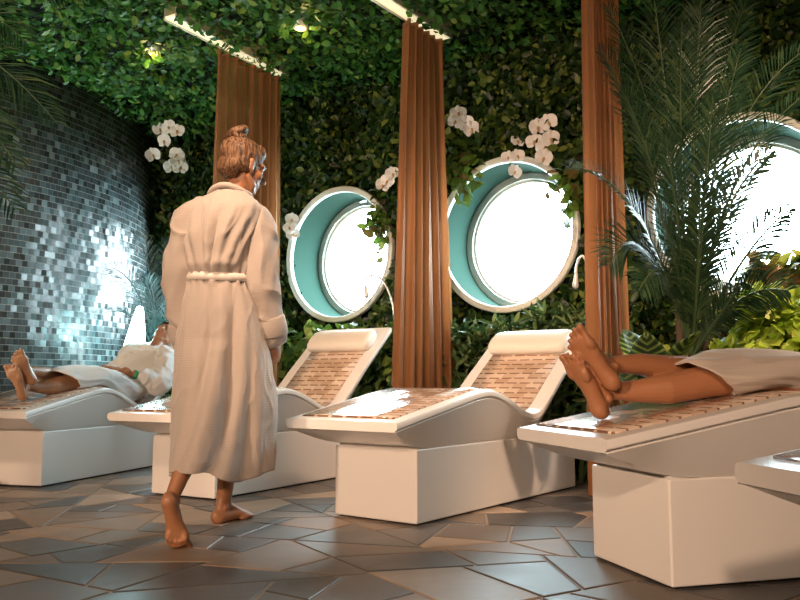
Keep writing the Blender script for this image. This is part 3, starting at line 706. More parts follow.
# calathea : broad striped leaves
root = empty('calathea', (1.17, 3.80, 0), 'calathea with broad dark striped leaves at the foot of the palm', 'plant')
for i, (dx, dy, z1, ln, wd, az) in enumerate(((-.10, -.06, .66, .20, .085, 200), (-.02, -.10, .70, .23, .085, 250), (.07, -.08, .72, .22, .07, 300), (.0, .05, .74, .24, .09, 100), (-.12, .04, .62, .2, .08, 160), (.12, .02, .66, .2, .08, 20), (.16, -.08, .64, .2, .06, 320))):
    a = math.radians(az); mb = MB(); rows = []; uv = []
    ax = Vector((math.cos(a) * .35, math.sin(a) * .35, 1)).normalized(); side_ = Vector((-math.sin(a), math.cos(a), 0))
    for t in np.linspace(0, 1, 11):
        w = wd * math.sin(PI * (.03 + .95 * t)) ** .75; p = Vector((dx, dy, z1 - .08)) + ax * ln * t + Vector((math.cos(a), math.sin(a), 0)) * .12 * t * t
        rows.append([tuple(p + side_ * w * q + Vector((math.cos(a), math.sin(a), 0)) * -.25 * w * abs(q)) for q in (-1, -.5, 0, .5, 1)]); uv.append([(q * .1, t + abs(q) * -.15) for q in (-1, -.5, 0, .5, 1)])
    mb.grid(rows, UV=uv); o = obj('leaf', mb, 'calathea', root); so = o.modifiers.new('solid', 'SOLIDIFY'); so.thickness = .002
    mb = MB(); mb.tube([(dx * .2, dy * .2, 0), (dx * .7, dy * .7, z1 * .6), (dx, dy, z1 - .07)], [.008, .006, .004], (1, 0, .1), 7); obj('stem', mb, 'stem', root)

# epiphytes (leaf rosettes) fixed on the planted wall
def rosette(k, z, label, n, length, off=.12):
    p = wall_pt(k, z, off); root = empty('bromeliad', p, label, 'plant', 'leaf rosettes on the planted wall')
    C = rng.normal(0, .05, (n, 3)); C[:, 2] *= 2.0; D = norm(C * 6 - np.array(WN) * .7 + np.array([0, 0, .2]))
    V, F = leaves(C, D, length, .8, .7); link('foliage', tri_mesh('foliage', V, F, 'leaf_brom'), root)
    mb = MB(); mb.tube([tuple(WN * (off + .02)), (0, 0, 0)], [.03, .02], (0, 0, 1), 8); obj('root_stub', mb, 'stem', root)
def k_of(x, y): return (Vector((x, y, 0)) - WP).dot(WE)
rosette(k_of(.47, 5.85), 2.22, 'leaf rosette under white orchids beside the middle curtain', 90, .11, .16)
rosette(k_of(-.17, 6.30), 1.88, 'leaf rosette at the right rim of the window nearest the woman', 80, .10, .16)
rosette(k_of(1.17, 5.35), 1.96, 'leaf rosette at the right rim of the middle window', 90, .11, .16)

# ------------------------------------------------------------------ orchids
def petal_grid(mb, M, ln, wd, cup):
    rows = []
    for t in np.linspace(0, 1, 7):
        w = wd * math.sin(PI * (.06 + .88 * t)) ** .7
        rows.append([tuple(M @ Vector((q * w, t * ln, cup * (t * t * .6 - abs(q) * .25)))) for q in (-1, -.5, 0, .5, 1)])
    mb.grid(rows)
def flower_mesh():
    mb = MB()
    for ang, ln, wd in ((0, .05, .021), (128, .048, .02), (-128, .048, .02), (66, .052, .036), (-66, .052, .036)):
        petal_grid(mb, Matrix.Rotation(math.radians(ang), 4, 'Z') @ Matrix.Translation((0, .004, 0)), ln, wd, .018)
    me = mb.mesh('flower', 'petal')
    lb = MB(); lb.ell((0, -.006, .008), (.009, .013, .009), nu=8, nv=6); lb.ell((0, -.020, .012), (.006, .008, .004), nu=8, nv=6)
    return me, lb.mesh('lip', 'petal_mid')
FM, LMH = flower_mesh()
def orchid(anchor, flowers, label, group='white moth orchids on the planted wall', scale=1.0):
    """anchor on the wall, flowers = world points of blooms along an arching stem"""
    A_ = Vector(anchor); root = empty('moth_orchid', A_, label, 'orchid', group)
    pts = [Vector(f) - A_ for f in flowers]
    P = [Vector((0, 0, 0)), (pts[0] * .55 + Vector((0, 0, .10)))] + [q + Vector((.012, .03, -.012)) for q in pts]
    mb = MB(); mb.tube([tuple(p) for p in P], [.006] * len(P), (.3, .9, .2), 6); obj('stem', mb, 'stem', root)
    for i, q in enumerate(pts):
        f = link('flower', FM, root); f.location = q; f.scale = (scale,) * 3
        face = Vector((random.uniform(-.5, .35), -1, random.uniform(-.35, .25))) ; f.rotation_euler = (face.to_track_quat('Z', 'Y').to_matrix() @ Matrix.Rotation(random.uniform(-.5, .5), 3, 'Z')).to_euler()
        link('lip', LMH, f)
def wxy(k, z, off): return tuple(wall_pt(k, z, off))
def shift(pts, f): # points seen on the planted wall, brought a little into the room along the lines of sight of the stem's arch
    c = Vector((0, 0, .62)); return [tuple(c + (Vector(p) - c) * f) for p in pts]
orchid(wxy(k_of(-2.13, 7.75), 2.95, .05), shift([(-2.22, 7.76, 3.11), (-2.32, 7.81, 3.17), (-2.44, 7.92, 3.18), (-2.38, 7.88, 3.05), (-2.52, 7.97, 2.93)], .93), 'upper spray of white orchids beside the top of the tiled drum', scale=1.35)
orchid(wxy(k_of(-2.08, 7.72), 2.78, .05), shift([(-2.22, 7.76, 2.87), (-2.28, 7.80, 2.76), (-2.17, 7.73, 2.73), (-2.2, 7.75, 2.80)], .94), 'lower spray of white orchids beside the tiled drum', scale=1.35)
orchid(wxy(k_of(-.97, 6.95), 2.02, .06), [(-.94, 6.84, 2.03), (-.96, 6.85, 1.96), (-.93, 6.85, 1.90)], 'white orchid at the left rim of the window nearest the woman', scale=1.1)
orchid(wxy(k_of(-.02, 6.30), 2.18, .05), [(-.06, 6.22, 2.27), (-.10, 6.25, 2.22), (-.14, 6.27, 2.19)], 'white orchid peeking out from behind the middle curtain', scale=1.1)
orchid(wxy(k_of(.47, 5.95), 2.36, .05), [(.53, 5.80, 2.50), (.49, 5.82, 2.55), (.44, 5.86, 2.64), (.42, 5.88, 2.58)], 'white orchids above the leaf rosette beside the middle curtain', scale=1.2)
orchid(wxy(k_of(1.05, 5.56), 2.12, .05), [(1.0, 5.45, 2.18), (.95, 5.5, 2.31), (1.05, 5.43, 2.31), (1.01, 5.46, 2.25), (.97, 5.48, 2.41), (1.04, 5.44, 2.43)], 'largest spray of white orchids, above the right side of the middle window', scale=1.2)
orchid(wxy(k_of(.88, 5.68), 2.28, .05), [(.84, 5.58, 2.34), (.84, 5.58, 2.23), (.78, 5.62, 2.23), (.82, 5.60, 2.12)], 'spray of white orchids hanging over the top rim of the middle window', scale=1.0)

# ------------------------------------------------------------------ gooseneck reading lamps
def gooseneck(foot, pts, label):
    F_ = Vector(foot); root = empty('reading_lamp', F_, label, 'lamp', 'gooseneck reading lamps')
    mb = MB(); mb.tube([(0, 0, 0), (0, 0, .02)], [.06, .055], (1, 0, 0), 18, False); obj('base', mb, 'chrome', root)
    P = [Vector((0, 0, .02))] + [Vector(p) - F_ for p in pts]
    Q = []
    for i in range(len(P) - 1):
        a, b = P[i], P[i + 1]; p_ = P[max(0, i - 1)]; n_ = P[min(len(P) - 1, i + 2)]
        for t in np.linspace(0, 1, 6, endpoint=False):
            Q.append(.5 * ((2 * a) + (b - p_) * t + (2 * p_ - 5 * a + 4 * b - n_) * t * t + (3 * a - p_ - 3 * b + n_) * t ** 3))
    Q.append(P[-1]); mb = MB(); mb.tube([tuple(q) for q in Q], [.009] * len(Q), (.3, .9, .1), 8); obj('gooseneck', mb, 'chrome', root)
    e = P[-1]; d = (P[-1] - P[-2]).normalized()
    mb = MB(); mb.tube([tuple(e - d * .01), tuple(e + d * .03), tuple(e + d * .06)], [.012, .018, .022], (.3, .9, .1), 12); obj('lamp_head', mb, 'chrome', root)
gooseneck((.0, 6.12, 0), [(-.03, 6.1, .8), (-.05, 6.10, 1.18), (-.12, 6.12, 1.38), (-.20, 6.14, 1.45), (-.27, 6.16, 1.41), (-.265, 6.16, 1.35)], 'slim gooseneck reading lamp before the window nearest the woman')
gooseneck((1.30, 5.1, 0), [(1.30, 5.1, .8), (1.27, 5.12, 1.15), (1.235, 5.14, 1.33), (1.19, 5.15, 1.44), (1.155, 5.17, 1.39), (1.15, 5.18, 1.31)], 'slim gooseneck reading lamp beside the curtain that hangs by the palm')

# ------------------------------------------------------------------ people
def basis(o, fwd, up):
    y = Vector(fwd).normalized(); z = (Vector(up) - y * Vector(up).dot(y)).normalized(); x = y.cross(z)
    M = Matrix.Identity(4)
    for r_ in range(3): M[r_][0] = x[r_]; M[r_][1] = y[r_]; M[r_][2] = z[r_]; M[r_][3] = o[r_]
    return M
def foot(mb, M, side, toe_bend=0.0, nails=None, ln=1.0):
    """origin under the heel, y to the toes, z dorsal; side = +1 if the big toe is at +x"""
    f = MB()
    f.tube([(0, -.012, .036), (0, .01, .034), (side * -.002, .05, .034), (side * -.002, .095, .036), (0, .135, .030), (side * .002, .165, .023), (side * .003, .185, .019)],
           [(.026, .030), (.033, .034), (.029, .030), (.034, .031), (.042, .026), (.045, .021), (.041, .015)], (0, 0, 1), 18)
    f.ell((0, .002, .026), (.033, .036, .027)); f.ell((side * .026, .158, .019), (.022, .028, .019)); f.ell((side * -.028, .14, .017), (.02, .03, .017))
    f.tube([(0, .012, .04), (0, .03, .075), (0, .035, .11)], [(.026, .032), (.030, .038), (.030, .034)], (0, 1, 0), 16)      # ankle
    f.tube([(0, .05, .075), (0, .10, .055), (0, .145, .038)], [(.028, .024), (.031, .018), (.032, .012)], (0, 0, 1), 14)       # instep
    f.ell((side * .028, .028, .08), (.010, .013, .013)); f.ell((side * -.028, .02, .072), (.010, .013, .013))
    cb, sb = math.cos(toe_bend), math.sin(toe_bend)
    for i, (x, y, l_, r_) in enumerate(((.031, .178, .050, .0138), (.0085, .186, .044, .0092), (-.0095, .182, .039, .0085), (-.0262, .172, .034, .0081), (-.041, .158, .029, .0078))):
        x *= side; d = Vector((x * 2.2, 1, 0)).normalized()
        def q(t, dz=0): v = Vector((x, y, .0155)) + Vector((d.x, d.y * cb, sb)) * t; v.z += dz; return tuple(v)
        f.tube([q(-.02), q(l_ * .3, .003), q(l_ * .62, .002), q(l_ * .88, -.002)], [r_, r_ * .95, r_ * .92, r_ * 1.02], (1, 0, .01), 10)
        if nails is not None:
            nm = MB(); nm.ell(q(l_ * .95, r_ * .72), (r_ * .62, r_ * .62, r_ * .3), nu=10, nv=6); nm.xf(np.array(M) @ np.diag([ln, ln, ln, 1])); nails.merge(nm)
    f.xf(np.array(M) @ np.diag([ln, ln, ln, 1])); mb.merge(f)
def hand(mb, M, thumb, curl=.5, sc=1.0):
    """origin at the wrist, y to the finger tips, z the back of the hand; thumb = +1 at +x"""
    f = MB()
    f.tube([(0, -.03, 0), (0, .0, 0), (0, .03, 0), (0, .065, 0), (0, .088, -.002)], [(.025, .018), (.026, .017), (.036, .016), (.040, .014), (.038, .012)], (0, 0, 1), 16)
    for i, (x, l_) in enumerate(((.028, .072), (.009, .080), (-.010, .074), (-.028, .058))):
        p = Vector((x * thumb, .082, -.001)); a = curl * .5; P = [p - Vector((0, .015, 0)), p]; 
        for k, s_ in enumerate((.45, .32, .23)):
            d = Vector((x * thumb * 1.2 * (1 - k * .3), math.cos(a), -math.sin(a))).normalized(); p = p + d * l_ * s_; P.append(p); a += curl * (.85 - .1 * i * 0 + .06 * i)
        f.tube([tuple(v) for v in P], [.0098, .0096, .009, .0083, .0074], (1, 0, .02), 10)
    t = Vector((.026 * thumb, .018, -.004)); P = [t, t + Vector((.022 * thumb, .022, -.008)), t + Vector((.032 * thumb, .050, -.016)), t + Vector((.030 * thumb, .072, -.024))]
    f.tube([tuple(v) for v in P], [.0145, .013, .0112, .0088], (0, 0, 1), 10)
    f.xf(np.array(M) @ np.diag([sc, sc, sc, 1])); mb.merge(f)
def head(mb, M, female=True):
    f = MB(); j = 1.0 if female else 1.07
    f.ell((0, -.022, .032), (.074, .094, .082), nu=24, nv=16); f.ell((0, .022, -.030), (.058 * j, .066, .078), nu=22, nv=14)
    f.ell((0, .062, -.088), (.026 * j, .022, .020)); f.tube([(-.052, .0, -.05), (-.045, .035, -.078), (0, .066, -.094), (.045, .035, -.078), (.052, 0, -.05)], [.016 * j, .017 * j, .017 * j, .017 * j, .016 * j], (0, 0, 1), 10)
    f.tube([(0, .082, .022), (0, .094, .0), (0, .108, -.024)], [.009, .010, .0145], (1, 0, 0), 12); f.ell((-.011, .095, -.028), (.008, .010, .007)); f.ell((.011, .095, -.028), (.008, .010, .007))
    f.tube([(-.05, .058, .026), (-.025, .078, .03), (0, .081, .028), (.025, .078, .03), (.05, .058, .026)], [.009, .011, .010, .011, .009], (0, 0, 1), 10)
    f.ell((-.038, .052, -.022), (.022, .024, .02)); f.ell((.038, .052, -.022), (.022, .024, .02))
    f.ell((-.030, .066, .008), (.015, .012, .011)); f.ell((.030, .066, .008), (.015, .012, .011))
    f.ell((0, .080, -.054), (.022, .013, .007)); f.ell((0, .078, -.065), (.020, .013, .008))
    for s_ in (-1, 1):
        f.ell((s_ * .074, -.006, -.006), (.007, .018, .030), rot=Matrix.Rotation(s_ * .35, 3, 'Z') @ Matrix.Rotation(-.15, 3, 'X')); f.ell((s_ * .076, -.012, .012), (.009, .014, .014)); f.ell((s_ * .071, .002, -.03), (.008, .009, .010))
    f.xf(M); mb.merge(f)
def face_parts(root, M, sleeping=False):
    for s_ in (-1, 1):
        if not sleeping:
            e = MB(); e.ell((s_ * .030, .0700, .006), (.0095, .0065, .0065), nu=12, nv=8); e.xf(M); eo = obj('eye', e, 'eye', root)
            e = MB(); e.ell((s_ * .030, .0750, .006), (.0045, .003, .0045), nu=10, nv=6); e.xf(M); obj('iris', e, 'iris', eo)
        b = MB(); b.tube([(s_ * .014, .089, .027), (s_ * .030, .087, .033), (s_ * .048, .070, .028)], [.0028, .0034, .002], (0, 0, 1), 8); b.xf(M); obj('eyebrow', b, 'hair_dark', root)
    l = MB(); l.ell((0, .0835, -.0545), (.020, .009, .0055), nu=14, nv=8); l.ell((0, .082, -.0635), (.018, .009, .006), nu=14, nv=8); l.xf(M); obj('lips', l, 'lip', root)

# ---- the woman walking away in a cream robe
def woman():
    b = MB()
    FW = Vector((.26, .966, 0)); RT = Vector((.966, -.26, 0))
    # right leg carries, foot flat ; left foot pushes off from the toes
    foot(b, basis((-.800, 3.60, .001), (.50, .85, 0), (0, 0, 1)), -1, ln=.98)
    b.tube([(-.785, 3.635, .085), (-.775, 3.63, .20), (-.765, 3.59, .33), (-.755, 3.55, .46), (-.745, 3.50, .62), (-.730, 3.43, .86)], [(.033, .036), (.039, .044), (.051, .055), (.052, .054), (.066, .068), (.080, .085)], (0, 1, 0), 16)
    lm = basis((-.848, 2.992, .176), (.16, .32, -.92), (-.20, .92, .28))
    foot(b, lm, 1, .62, ln=.92)
    b.tube([(-.853, 3.072, .205), (-.836, 3.11, .27), (-.812, 3.16, .34), (-.803, 3.22, .42), (-.80, 3.26, .50), (-.80, 3.33, .65), (-.80, 3.38, .86)], [(.028, .032), (.033, .038), (.044, .048), (.051, .055), (.054, .057), (.068, .07), (.080, .085)], (0, 1, 0), 16)
    # trunk, neck
    b.tube([(-.765, 3.40, .84), (-.770, 3.40, .95), (-.775, 3.40, 1.08), (-.770, 3.41, 1.22), (-.755, 3.41, 1.34), (-.745, 3.405, 1.40)], [(.15, .11), (.145, .105), (.105, .085), (.125, .095), (.145, .09), (.09, .06)], FW, 18)
    b.tube([(-.745, 3.41, 1.38), (-.722, 3.425, 1.44), (-.700, 3.44, 1.505)], [.052, .045, .048], FW, 14)
    # arms under the sleeves and the hands
    b.tube([(-.885, 3.38, 1.345), (-.935, 3.36, 1.09), (-.925, 3.42, .80), (-.918, 3.44, .75)], [.042, .037, .027, .023], FW, 12)
    hand(b, basis((-.918, 3.44, .75), (.05, .18, -1), (-.9, .3, 0)), 1, .6, .92)
    b.tube([(-.625, 3.41, 1.335), (-.588, 3.40, 1.05), (-.552, 3.445, .83), (-.545, 3.452, .80)], [.042, .037, .027, .023], FW, 12)
    hand(b, basis((-.545, 3.452, .805), (.10, .22, -1), (.75, -.45, 0)), -1, 1.0, .92)
    HM = basis((-.685, 3.44, 1.560), (.70, .66, -.26), (.14, .10, 1))
    head(b, HM)
    root = fused('person', b, 'skin', .0045, 4)
    tag(root, 'barefoot person with brown bun walking away in a long cream robe', 'person')
    # robe : skirt and back as one open cloth with folds, two sleeves
    secs = [(.245, -.742, .180, .165), (.30, -.741, .182, .166), (.42, -.740, .186, .166), (.55, -.742, .188, .164), (.70, -.750, .184, .160), (.85, -.760, .172, .150), (.96, -.771, .156, .138), (1.03, -.779, .139, .124), (1.06, -.782, .131, .117),
            (1.09, -.782, .137, .121), (1.16, -.780, .150, .132), (1.25, -.776, .166, .136), (1.32, -.768, .176, .128), (1.37, -.758, .166, .112), (1.405, -.747, .125, .09), (1.435, -.735, .080, .066)]
    SE = np.array(secs); th = np.linspace(0, 2 * PI, 300, endpoint=False); rows = []
    rf = np.random.default_rng(11)
    gs = lambda x, w: np.exp(-(((x + PI) % (2 * PI) - PI) / w) ** 2)
    skirt = [(4.30, -.25, .16, .022), (4.62, .10, .12, .018), (5.02, .55, .13, .034), (5.30, .75, .10, -.026), (5.52, .80, .13, .030), (5.95, .2, .16, .020), (3.85, -.1, .18, .016), (4.80, .3, .07, -.018), (2.5, 0, .3, .02), (1.6, 0, .3, .02), (.6, 0, .3, .02)]
    back = [(4.55, -1.5, .13, .016), (4.85, -.3, .11, .020), (5.15, 1.0, .12, .018), (5.45, 1.9, .13, .015), (4.25, -2.4, .13, .013), (5.0, .2, .06, -.012), (4.7, -.9, .06, -.010), (5.75, 2.4, .12, .013)]
    for z in np.linspace(.245, 1.435, 190):
        cx, a, c_ = (float(cubic(SE[:, 0], SE[:, k], z)) for k in (1, 2, 3))
        low = float(np.clip((1.02 - z) / .5, 0, 1)); k = np.zeros_like(th)
        for c, sl_, w, A in skirt: k += A * low ** .7 * gs(th - c - sl_ * (z - .62), w * (1 + .5 * low))
        up = float(np.clip((z - 1.07) / .04, 0, 1) * np.clip((1.38 - z) / .14, 0, 1))
        for c, sl_, w, A in back: k += A * up * gs(th - c - sl_ * (z - 1.15), w)
        ga = math.exp(-((z - 1.06) / .055) ** 2); k += .006 * ga * np.sin(19 * th + 2 * np.sin(3 * th))
        k += .016 * math.exp(-((z - 1.105) / .03) ** 2) * (.6 + .4 * np.sin(5 * th + 1))           # blouses over the belt
        k += .165 * float(np.clip((.80 - z) / .5, 0, 1)) * gs(th - 4.84, .50)                            # the stepping leg pushes the back out
        k += .02 * low * np.sin(2 * th + .4)
        zz = z + (float(np.clip((.36 - z) / .115, 0, 1))) * (.010 * np.sin(3 * th + .6) + .028 * gs(th - 4.75, .5) + .012 * gs(th - 4.98, .10) - .012 * gs(th - 5.4, .3))
        P = np.array([(cx, 3.395, 0)]) + (np.cos(th) * (a + k))[:, None] * np.array(RT) + (np.sin(th) * (c_ + k))[:, None] * np.array(FW); P[:, 2] = zz
        rows.append(P)
    r = MB(); r.grid(rows, closed_u=True)
    robe = obj('robe', r, 'robe', root); crumple(robe, .0055, 13, (1, 1, .5))
    so = robe.modifiers.new('solid', 'SOLIDIFY'); so.thickness = .009; so.offset = -1
    def sl_fold(seed):
        return lambda t, u: 1 + .05 * np.sin(3 * t + 16 * u + seed) + .035 * np.sin(5 * t - 26 * u + seed * 2) * (1 - .4 * u)
    def spline(pts, n):
        pts = np.array(pts, float); x = np.arange(len(pts)); q = np.linspace(0, len(pts) - 1, n)
        return np.stack([cubic(x, pts[:, k], q) for k in range(pts.shape[1])], 1)
    sl = spline([(-.835, 3.40, 1.375, .058), (-.895, 3.38, 1.31, .074), (-.922, 3.365, 1.20, .070), (-.935, 3.36, 1.09, .066), (-.932, 3.38, .98, .068), (-.925, 3.41, .87, .066), (-.921, 3.43, .80, .060)], 30)
    sr = spline([(-.672, 3.41, 1.370, .060), (-.622, 3.41, 1.30, .078), (-.602, 3.40, 1.20, .076), (-.590, 3.39, 1.09, .076), (-.580, 3.40, .98, .074), (-.562, 3.43, .88, .068), (-.552, 3.445, .82, .060)], 30)
    for q, f_, sd in ((sl, .88, .5), (sr, .92, 2.2)):
        r = MB(); r.tube(q[:, :3], np.c_[q[:, 3] * f_, q[:, 3]], tuple(FW), 28, True, sl_fold(sd)); sv = fused('sleeve', r, 'robe', .006, 2, robe); crumple(sv, .015, 8, (1, 1, .8))
    for pts, rr in (((tuple(sl[-6, :3]), tuple(sl[-1, :3])), .066), ((tuple(sr[-7, :3]), tuple(sr[-1, :3])), .070)):
        a, b_ = np.array(pts[0]), np.array(pts[1]); c = MB(); d = (b_ - a)
        P = [a + d * t for t in (0, .02, .08, .5, .92, .98, 1.0)]
        c.tube(P + [P[-2]], [(rr * q, rr * 1.05 * q) for q in (.9, .97, 1, 1.03, 1.03, 1.0, .94, .6)], tuple(FW), 28, False); obj('cuff', c, 'robe', robe)
    # shawl collar rolled round the neck
    c = MB(); N0 = np.array((-.738, 3.412, 1.428)); pts = []; rad = []
    for a in np.linspace(-.35 * PI, 1.35 * PI, 26):
        v = np.array(RT) * .076 * math.cos(a) + np.array(FW) * .060 * -math.sin(a)
        pts.append(N0 + v + np.array([.0, 0, .030 * math.sin(a) ** 2 if math.sin(a) > 0 else -.03 * math.sin(a) ** 2])); rad.append((.026, .016))
    c.tube(pts, rad, (0, 0, 1), 12); obj('collar', c, 'robe', robe)
    # belt
    c = MB(); th2 = np.linspace(0, 2 * PI, 64, endpoint=False); rows = []
    for dz, q in ((-.016, .990), (-.017, 1.045), (0, 1.060), (.017, 1.045), (.016, .990)):
        rows.append([tuple(np.array((-.782, 3.395, 1.06 + dz + .004 * math.sin(2 * t))) + math.cos(t) * (.131 * q + .007) * np.array(RT) + math.sin(t) * (.117 * q + .007) * np.array(FW)) for t in th2])
    c.grid(rows, closed_u=True); bl = obj('belt', c, 'belt', robe)
    c = MB(); c.tube([(-.776, 3.523, 1.06), (-.77, 3.55, .95), (-.765, 3.575, .74)], [(.018, .006)] * 3, (0, 1, 0), 10); obj('belt_end', c, 'belt', bl)
    # hair : a cap with a bun
    h = MB(); h.ell((0, -.030, .040), (.081, .098, .085), nu=26, nv=16); h.ell((0, -.065, -.022), (.062, .052, .055), nu=20, nv=12); h.ell((0, .018, .085), (.062, .060, .034), nu=20, nv=10)
    h.ell((-.055, -.03, -.005), (.026, .045, .04)); h.ell((.055, -.032, .0), (.026, .045, .04))
    h.xf(HM); hr = fused('hair', h, 'hair', .004, 3, root); crumple(hr, .006, 34, (1, 1, .3))
    bn = MB(); c0 = np.array((0, -.075, .125))
    for i in range(5):
        ph = i * 1.25; pts = [c0 + np.array((.024 * math.cos(t + ph), .024 * math.sin(t + ph) * .9, -.012 + .012 * math.sin(2 * t + i) + .007 * i)) for t in np.linspace(0, 4.6, 14)]
        bn.tube(pts, [.010 + .003 * math.sin(k * .5) for k in range(14)], (0, .1, 1), 8)
    bn.ell(c0 - np.array((0, -.006, .022)), (.028, .028, .03)); bn.ell(c0 + np.array((0, 0, .004)), (.022, .022, .022)); BS = np.eye(4); BS[:3, :3] *= 1.3; BS[:3, 3] = -.3 * c0 + np.array((0, 0, -.004)); bn.xf(BS); bn.xf(HM); obj('bun', bn, 'hair', hr)
    face_parts(root, HM)
woman()

# ---- a person lying on a lounger (built in the lounger's own frame : x = s, y = across, +y the right side)
def lying(ML, label, skin, cloth, hairm, w0, voxel, arms=True, hem=.50, band=False, ds=0.0):
    b = MB(); nails = MB()
    def S(s, dz=0): return float(zt(s)) + dz
    # left leg (nearer the camera) straight on the deck, right ankle crossed over it
    lh = Vector((.135 + ds, w0 - .005, S(.135 + ds, .034)))
    foot(b, basis(lh, (-.46, .04, .88), (.82, .30, .42)), 1, .12, nails, .93)
    b.tube([(.215 + ds, w0 + .022, S(.19 + ds, .098)), (.30 + ds, w0 + .004, S(.29, .078)), (.40 + ds, w0 - .02, S(.40, .066)), (.52 + ds, w0 - .04, S(.52, .066)), (.62, w0 - .06, S(.62, .060)), (.80, w0 - .08, S(.74, .060)), (1.02, w0 - .095, S(1.02, .10))],
           [.028, .038, .052, .054, .056, .066, .085], (0, 1, 0), 18)
    rh = Vector((.165 + ds, w0 - .055, S(.19 + ds, .118)))
    foot(b, basis(rh, (-.60, .10, .79), (.62, .66, .40)), -1, .15, nails, .93)
    b.tube([(.222 + ds, w0 + .016, S(.20 + ds, .184)), (.33 + ds, w0 + .028, S(.31, .166)), (.44 + ds, w0 + .048, S(.43, .126)), (.53 + ds, w0 + .065, S(.53, .105)), (.63, w0 + .085, S(.62, .070)), (.80, w0 + .09, S(.74, .062)), (1.02, w0 + .095, S(1.02, .10))],
           [.028, .037, .050, .052, .056, .066, .085], (0, 1, 0), 18)
    # trunk along the seat and backrest
    up = Vector((-.59, 0, .81))
    def B(s, d): return tuple(Vector((s, w0, S(s))) + up * d)
    b.tube([(1.02, w0, S(1.02, .09)), (1.17, w0, S(1.2, .11)), B(1.42, .08), B(1.56, .085), B(1.68, .09)], [(.16, .08), (.155, .08), (.135, .07), (.165, .075), (.11, .06)], (0, 0, 1), 18)
    b.tube([B(1.66, .11), B(1.735, .125), B(1.80, .135)], [.055, .052, .055], (0, 1, 0), 14)
    HM = basis(B(1.845, .135), (-.72, -.35, .62), (.60, 0, .80)); head(b, HM, False)
    # arms bent, hands folded on the belly
    for s_, hz in ((-1, 0), (1, .02)):
        sh = Vector(B(1.62, .11)) + Vector((0, s_ * .155, 0)); el = Vector((1.33, w0 + s_ * .235, S(1.36, .07))); wr = Vector((1.13, w0 + s_ * .085, S(1.13, .232 + hz)))
        b.tube([tuple(sh), tuple(sh.lerp(el, .5)), tuple(el), tuple(el.lerp(wr, .5)), tuple(wr)], [.048, .043, .038, .033, .027], (0, 1, .2), 14)
        hand(b, basis(wr, (-.30, -s_ * .95, .05), (0, 0, 1)), s_ * -1 if s_ < 0 else s_ * -1, .35, 1.0)
        if band and s_ < 0:
            q = el.lerp(wr, .72); d = (wr - el).normalized(); bandm = MB(); bandm.tube([tuple(q - d * .016), tuple(q), tuple(q + d * .016)], [.035, .0355, .0345], (0, 1, .2), 18, False)
    root = fused('person', b, skin, voxel, 3); root.matrix_world = ML
    tag(root, label, 'person')
    obj('toenails', nails, 'nail', root)
    if band: obj('wristband', bandm, 'wrist', root)['label'] = 'green wristband'
    # robe : skirt over the thighs, trunk, sleeves
    r = MB()
    def fold(t, u): return 1 + .035 * np.sin(4 * t + 9 * u) + .025 * np.sin(7 * t - 14 * u) + .03 * np.sin(3 * t + 20 * u) * (u < .5)
    K = [(hem, .078, .145, .068), (hem + .08, .073, .16, .072), (.72, .070, .178, .076), (.85, .078, .19, .084), (1.0, .09, .20, .092), (1.15, .10, .20, .092)]
    P = [(s, w0, S(s, d)) for s, d, _, _ in K] + [B(1.40, .085), B(1.54, .09), B(1.66, .09), B(1.705, .095)]
    R = [(a, c) for _, _, a, c in K] + [(.185, .088), (.20, .09), (.165, .08), (.09, .065)]
    P = np.array(P); R = np.array(R); x = np.arange(len(P)); q = np.linspace(0, len(P) - 1, 130)
    r.tube(np.stack([cubic(x, P[:, k], q) for k in range(3)], 1), np.stack([cubic(x, R[:, k], q) for k in range(2)], 1), (0, 0, 1), 120, False,
           lambda t, u: 1 + .030 * np.sin(4 * t + 9 * u) + .022 * np.sin(7 * t - 14 * u) + .03 * np.sin(3 * t + 20 * u) * (u < .5) + .05 * np.exp(-((t - 3.5 - 1.2 * u) / .16) ** 2) + .045 * np.exp(-((t - 2.9 - 2.0 * u) / .12) ** 2) - .03 * np.exp(-((t - 2.3 - 1.5 * u) / .2) ** 2), (False, True))
    zc = S(hem) + .13
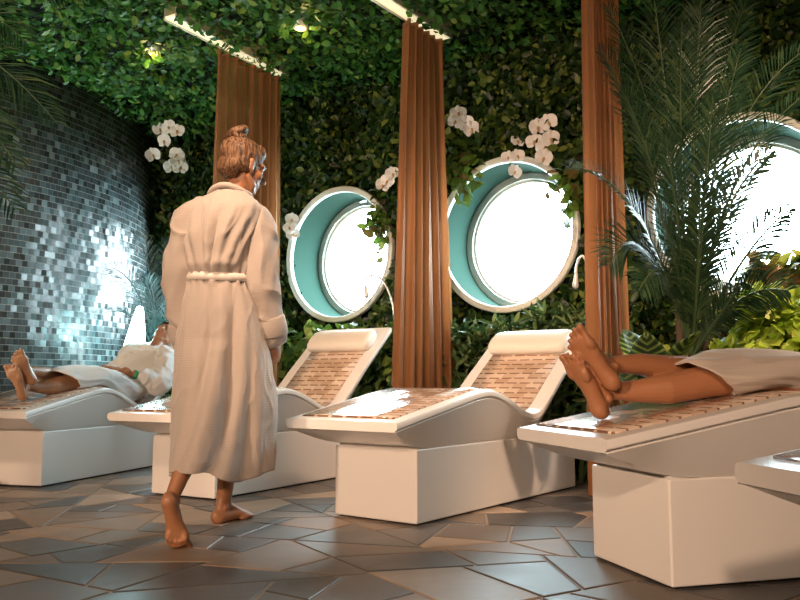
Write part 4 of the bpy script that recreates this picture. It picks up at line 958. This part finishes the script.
    for V_ in r.v:
        V_[:, 0] += 1.35 * (zc - V_[:, 2]) * np.clip(1 - (V_[:, 0] - hem + .05) / .5, 0, 1)
        V_[:, 2] = np.maximum(V_[:, 2], zt(V_[:, 0]) + .016)               # the cloth lies on the deck
    robe = obj('robe', r, cloth, root); crumple(robe, .009, 10, (.5, 1, 1))
    so = robe.modifiers.new('solid', 'SOLIDIFY'); so.thickness = .008; so.offset = -1
    for s_, hz in ((-1, 0), (1, .02)):
        sh = Vector(B(1.62, .11)) + Vector((0, s_ * .15, 0)); el = Vector((1.33, w0 + s_ * .235, S(1.36, .075))); wr = Vector((1.13, w0 + s_ * .085, S(1.13, .232 + hz)))
        ce = el.lerp(wr, .42); r = MB()
        pts = [sh, sh.lerp(el, .5), el, el.lerp(ce, .6), ce]; P = np.array([tuple(v) for v in pts]); q = np.linspace(0, 4, 24)
        r.tube(np.stack([cubic(np.arange(5), P[:, k], q) for k in range(3)], 1), np.interp(q, range(5), [.085, .078, .070, .068, .070]), (0, 1, .2), 24, True, lambda t, u: 1 + .06 * np.sin(3 * t + 18 * u) + .04 * np.sin(5 * t - 30 * u))
        sv = fused('sleeve', r, cloth, .007, 2, robe); crumple(sv, .012, 9, (1, 1, 1))
    c = MB(); pts = [Vector(B(1.66, .13)) + Vector((0, .075 * math.cos(a), 0)) + up * .07 * math.sin(a) + Vector((.81, 0, .59)) * (-.04 * math.sin(a)) for a in np.linspace(-.3 * PI, 1.3 * PI, 20)]
    c.tube([tuple(p) for p in pts], [(.022, .016)] * 20, (.81, 0, .59), 10); obj('collar', c, cloth, robe)
    h = MB(); h.ell((0, -.032, .040), (.079, .093, .083), nu=22, nv=14); h.ell((0, -.06, -.01), (.06, .05, .05)); h.ell((0, .012, .085), (.060, .055, .030)); h.xf(HM); fused('hair', h, hairm, .006, 2, root)
    face_parts(root, HM, True)
lying(LM[0], 'person in a white robe lying with a green wristband by the tiled drum', 'skin_dark', 'robe_white', 'hair_dark', -.11, .0045, hem=.47, band=True, ds=.06)
lying(LM[3], 'person in a beige robe lying with crossed bare feet beneath the palm', 'skin_light', 'robe_beige', 'hair_dark', .0, .0031, hem=.47)
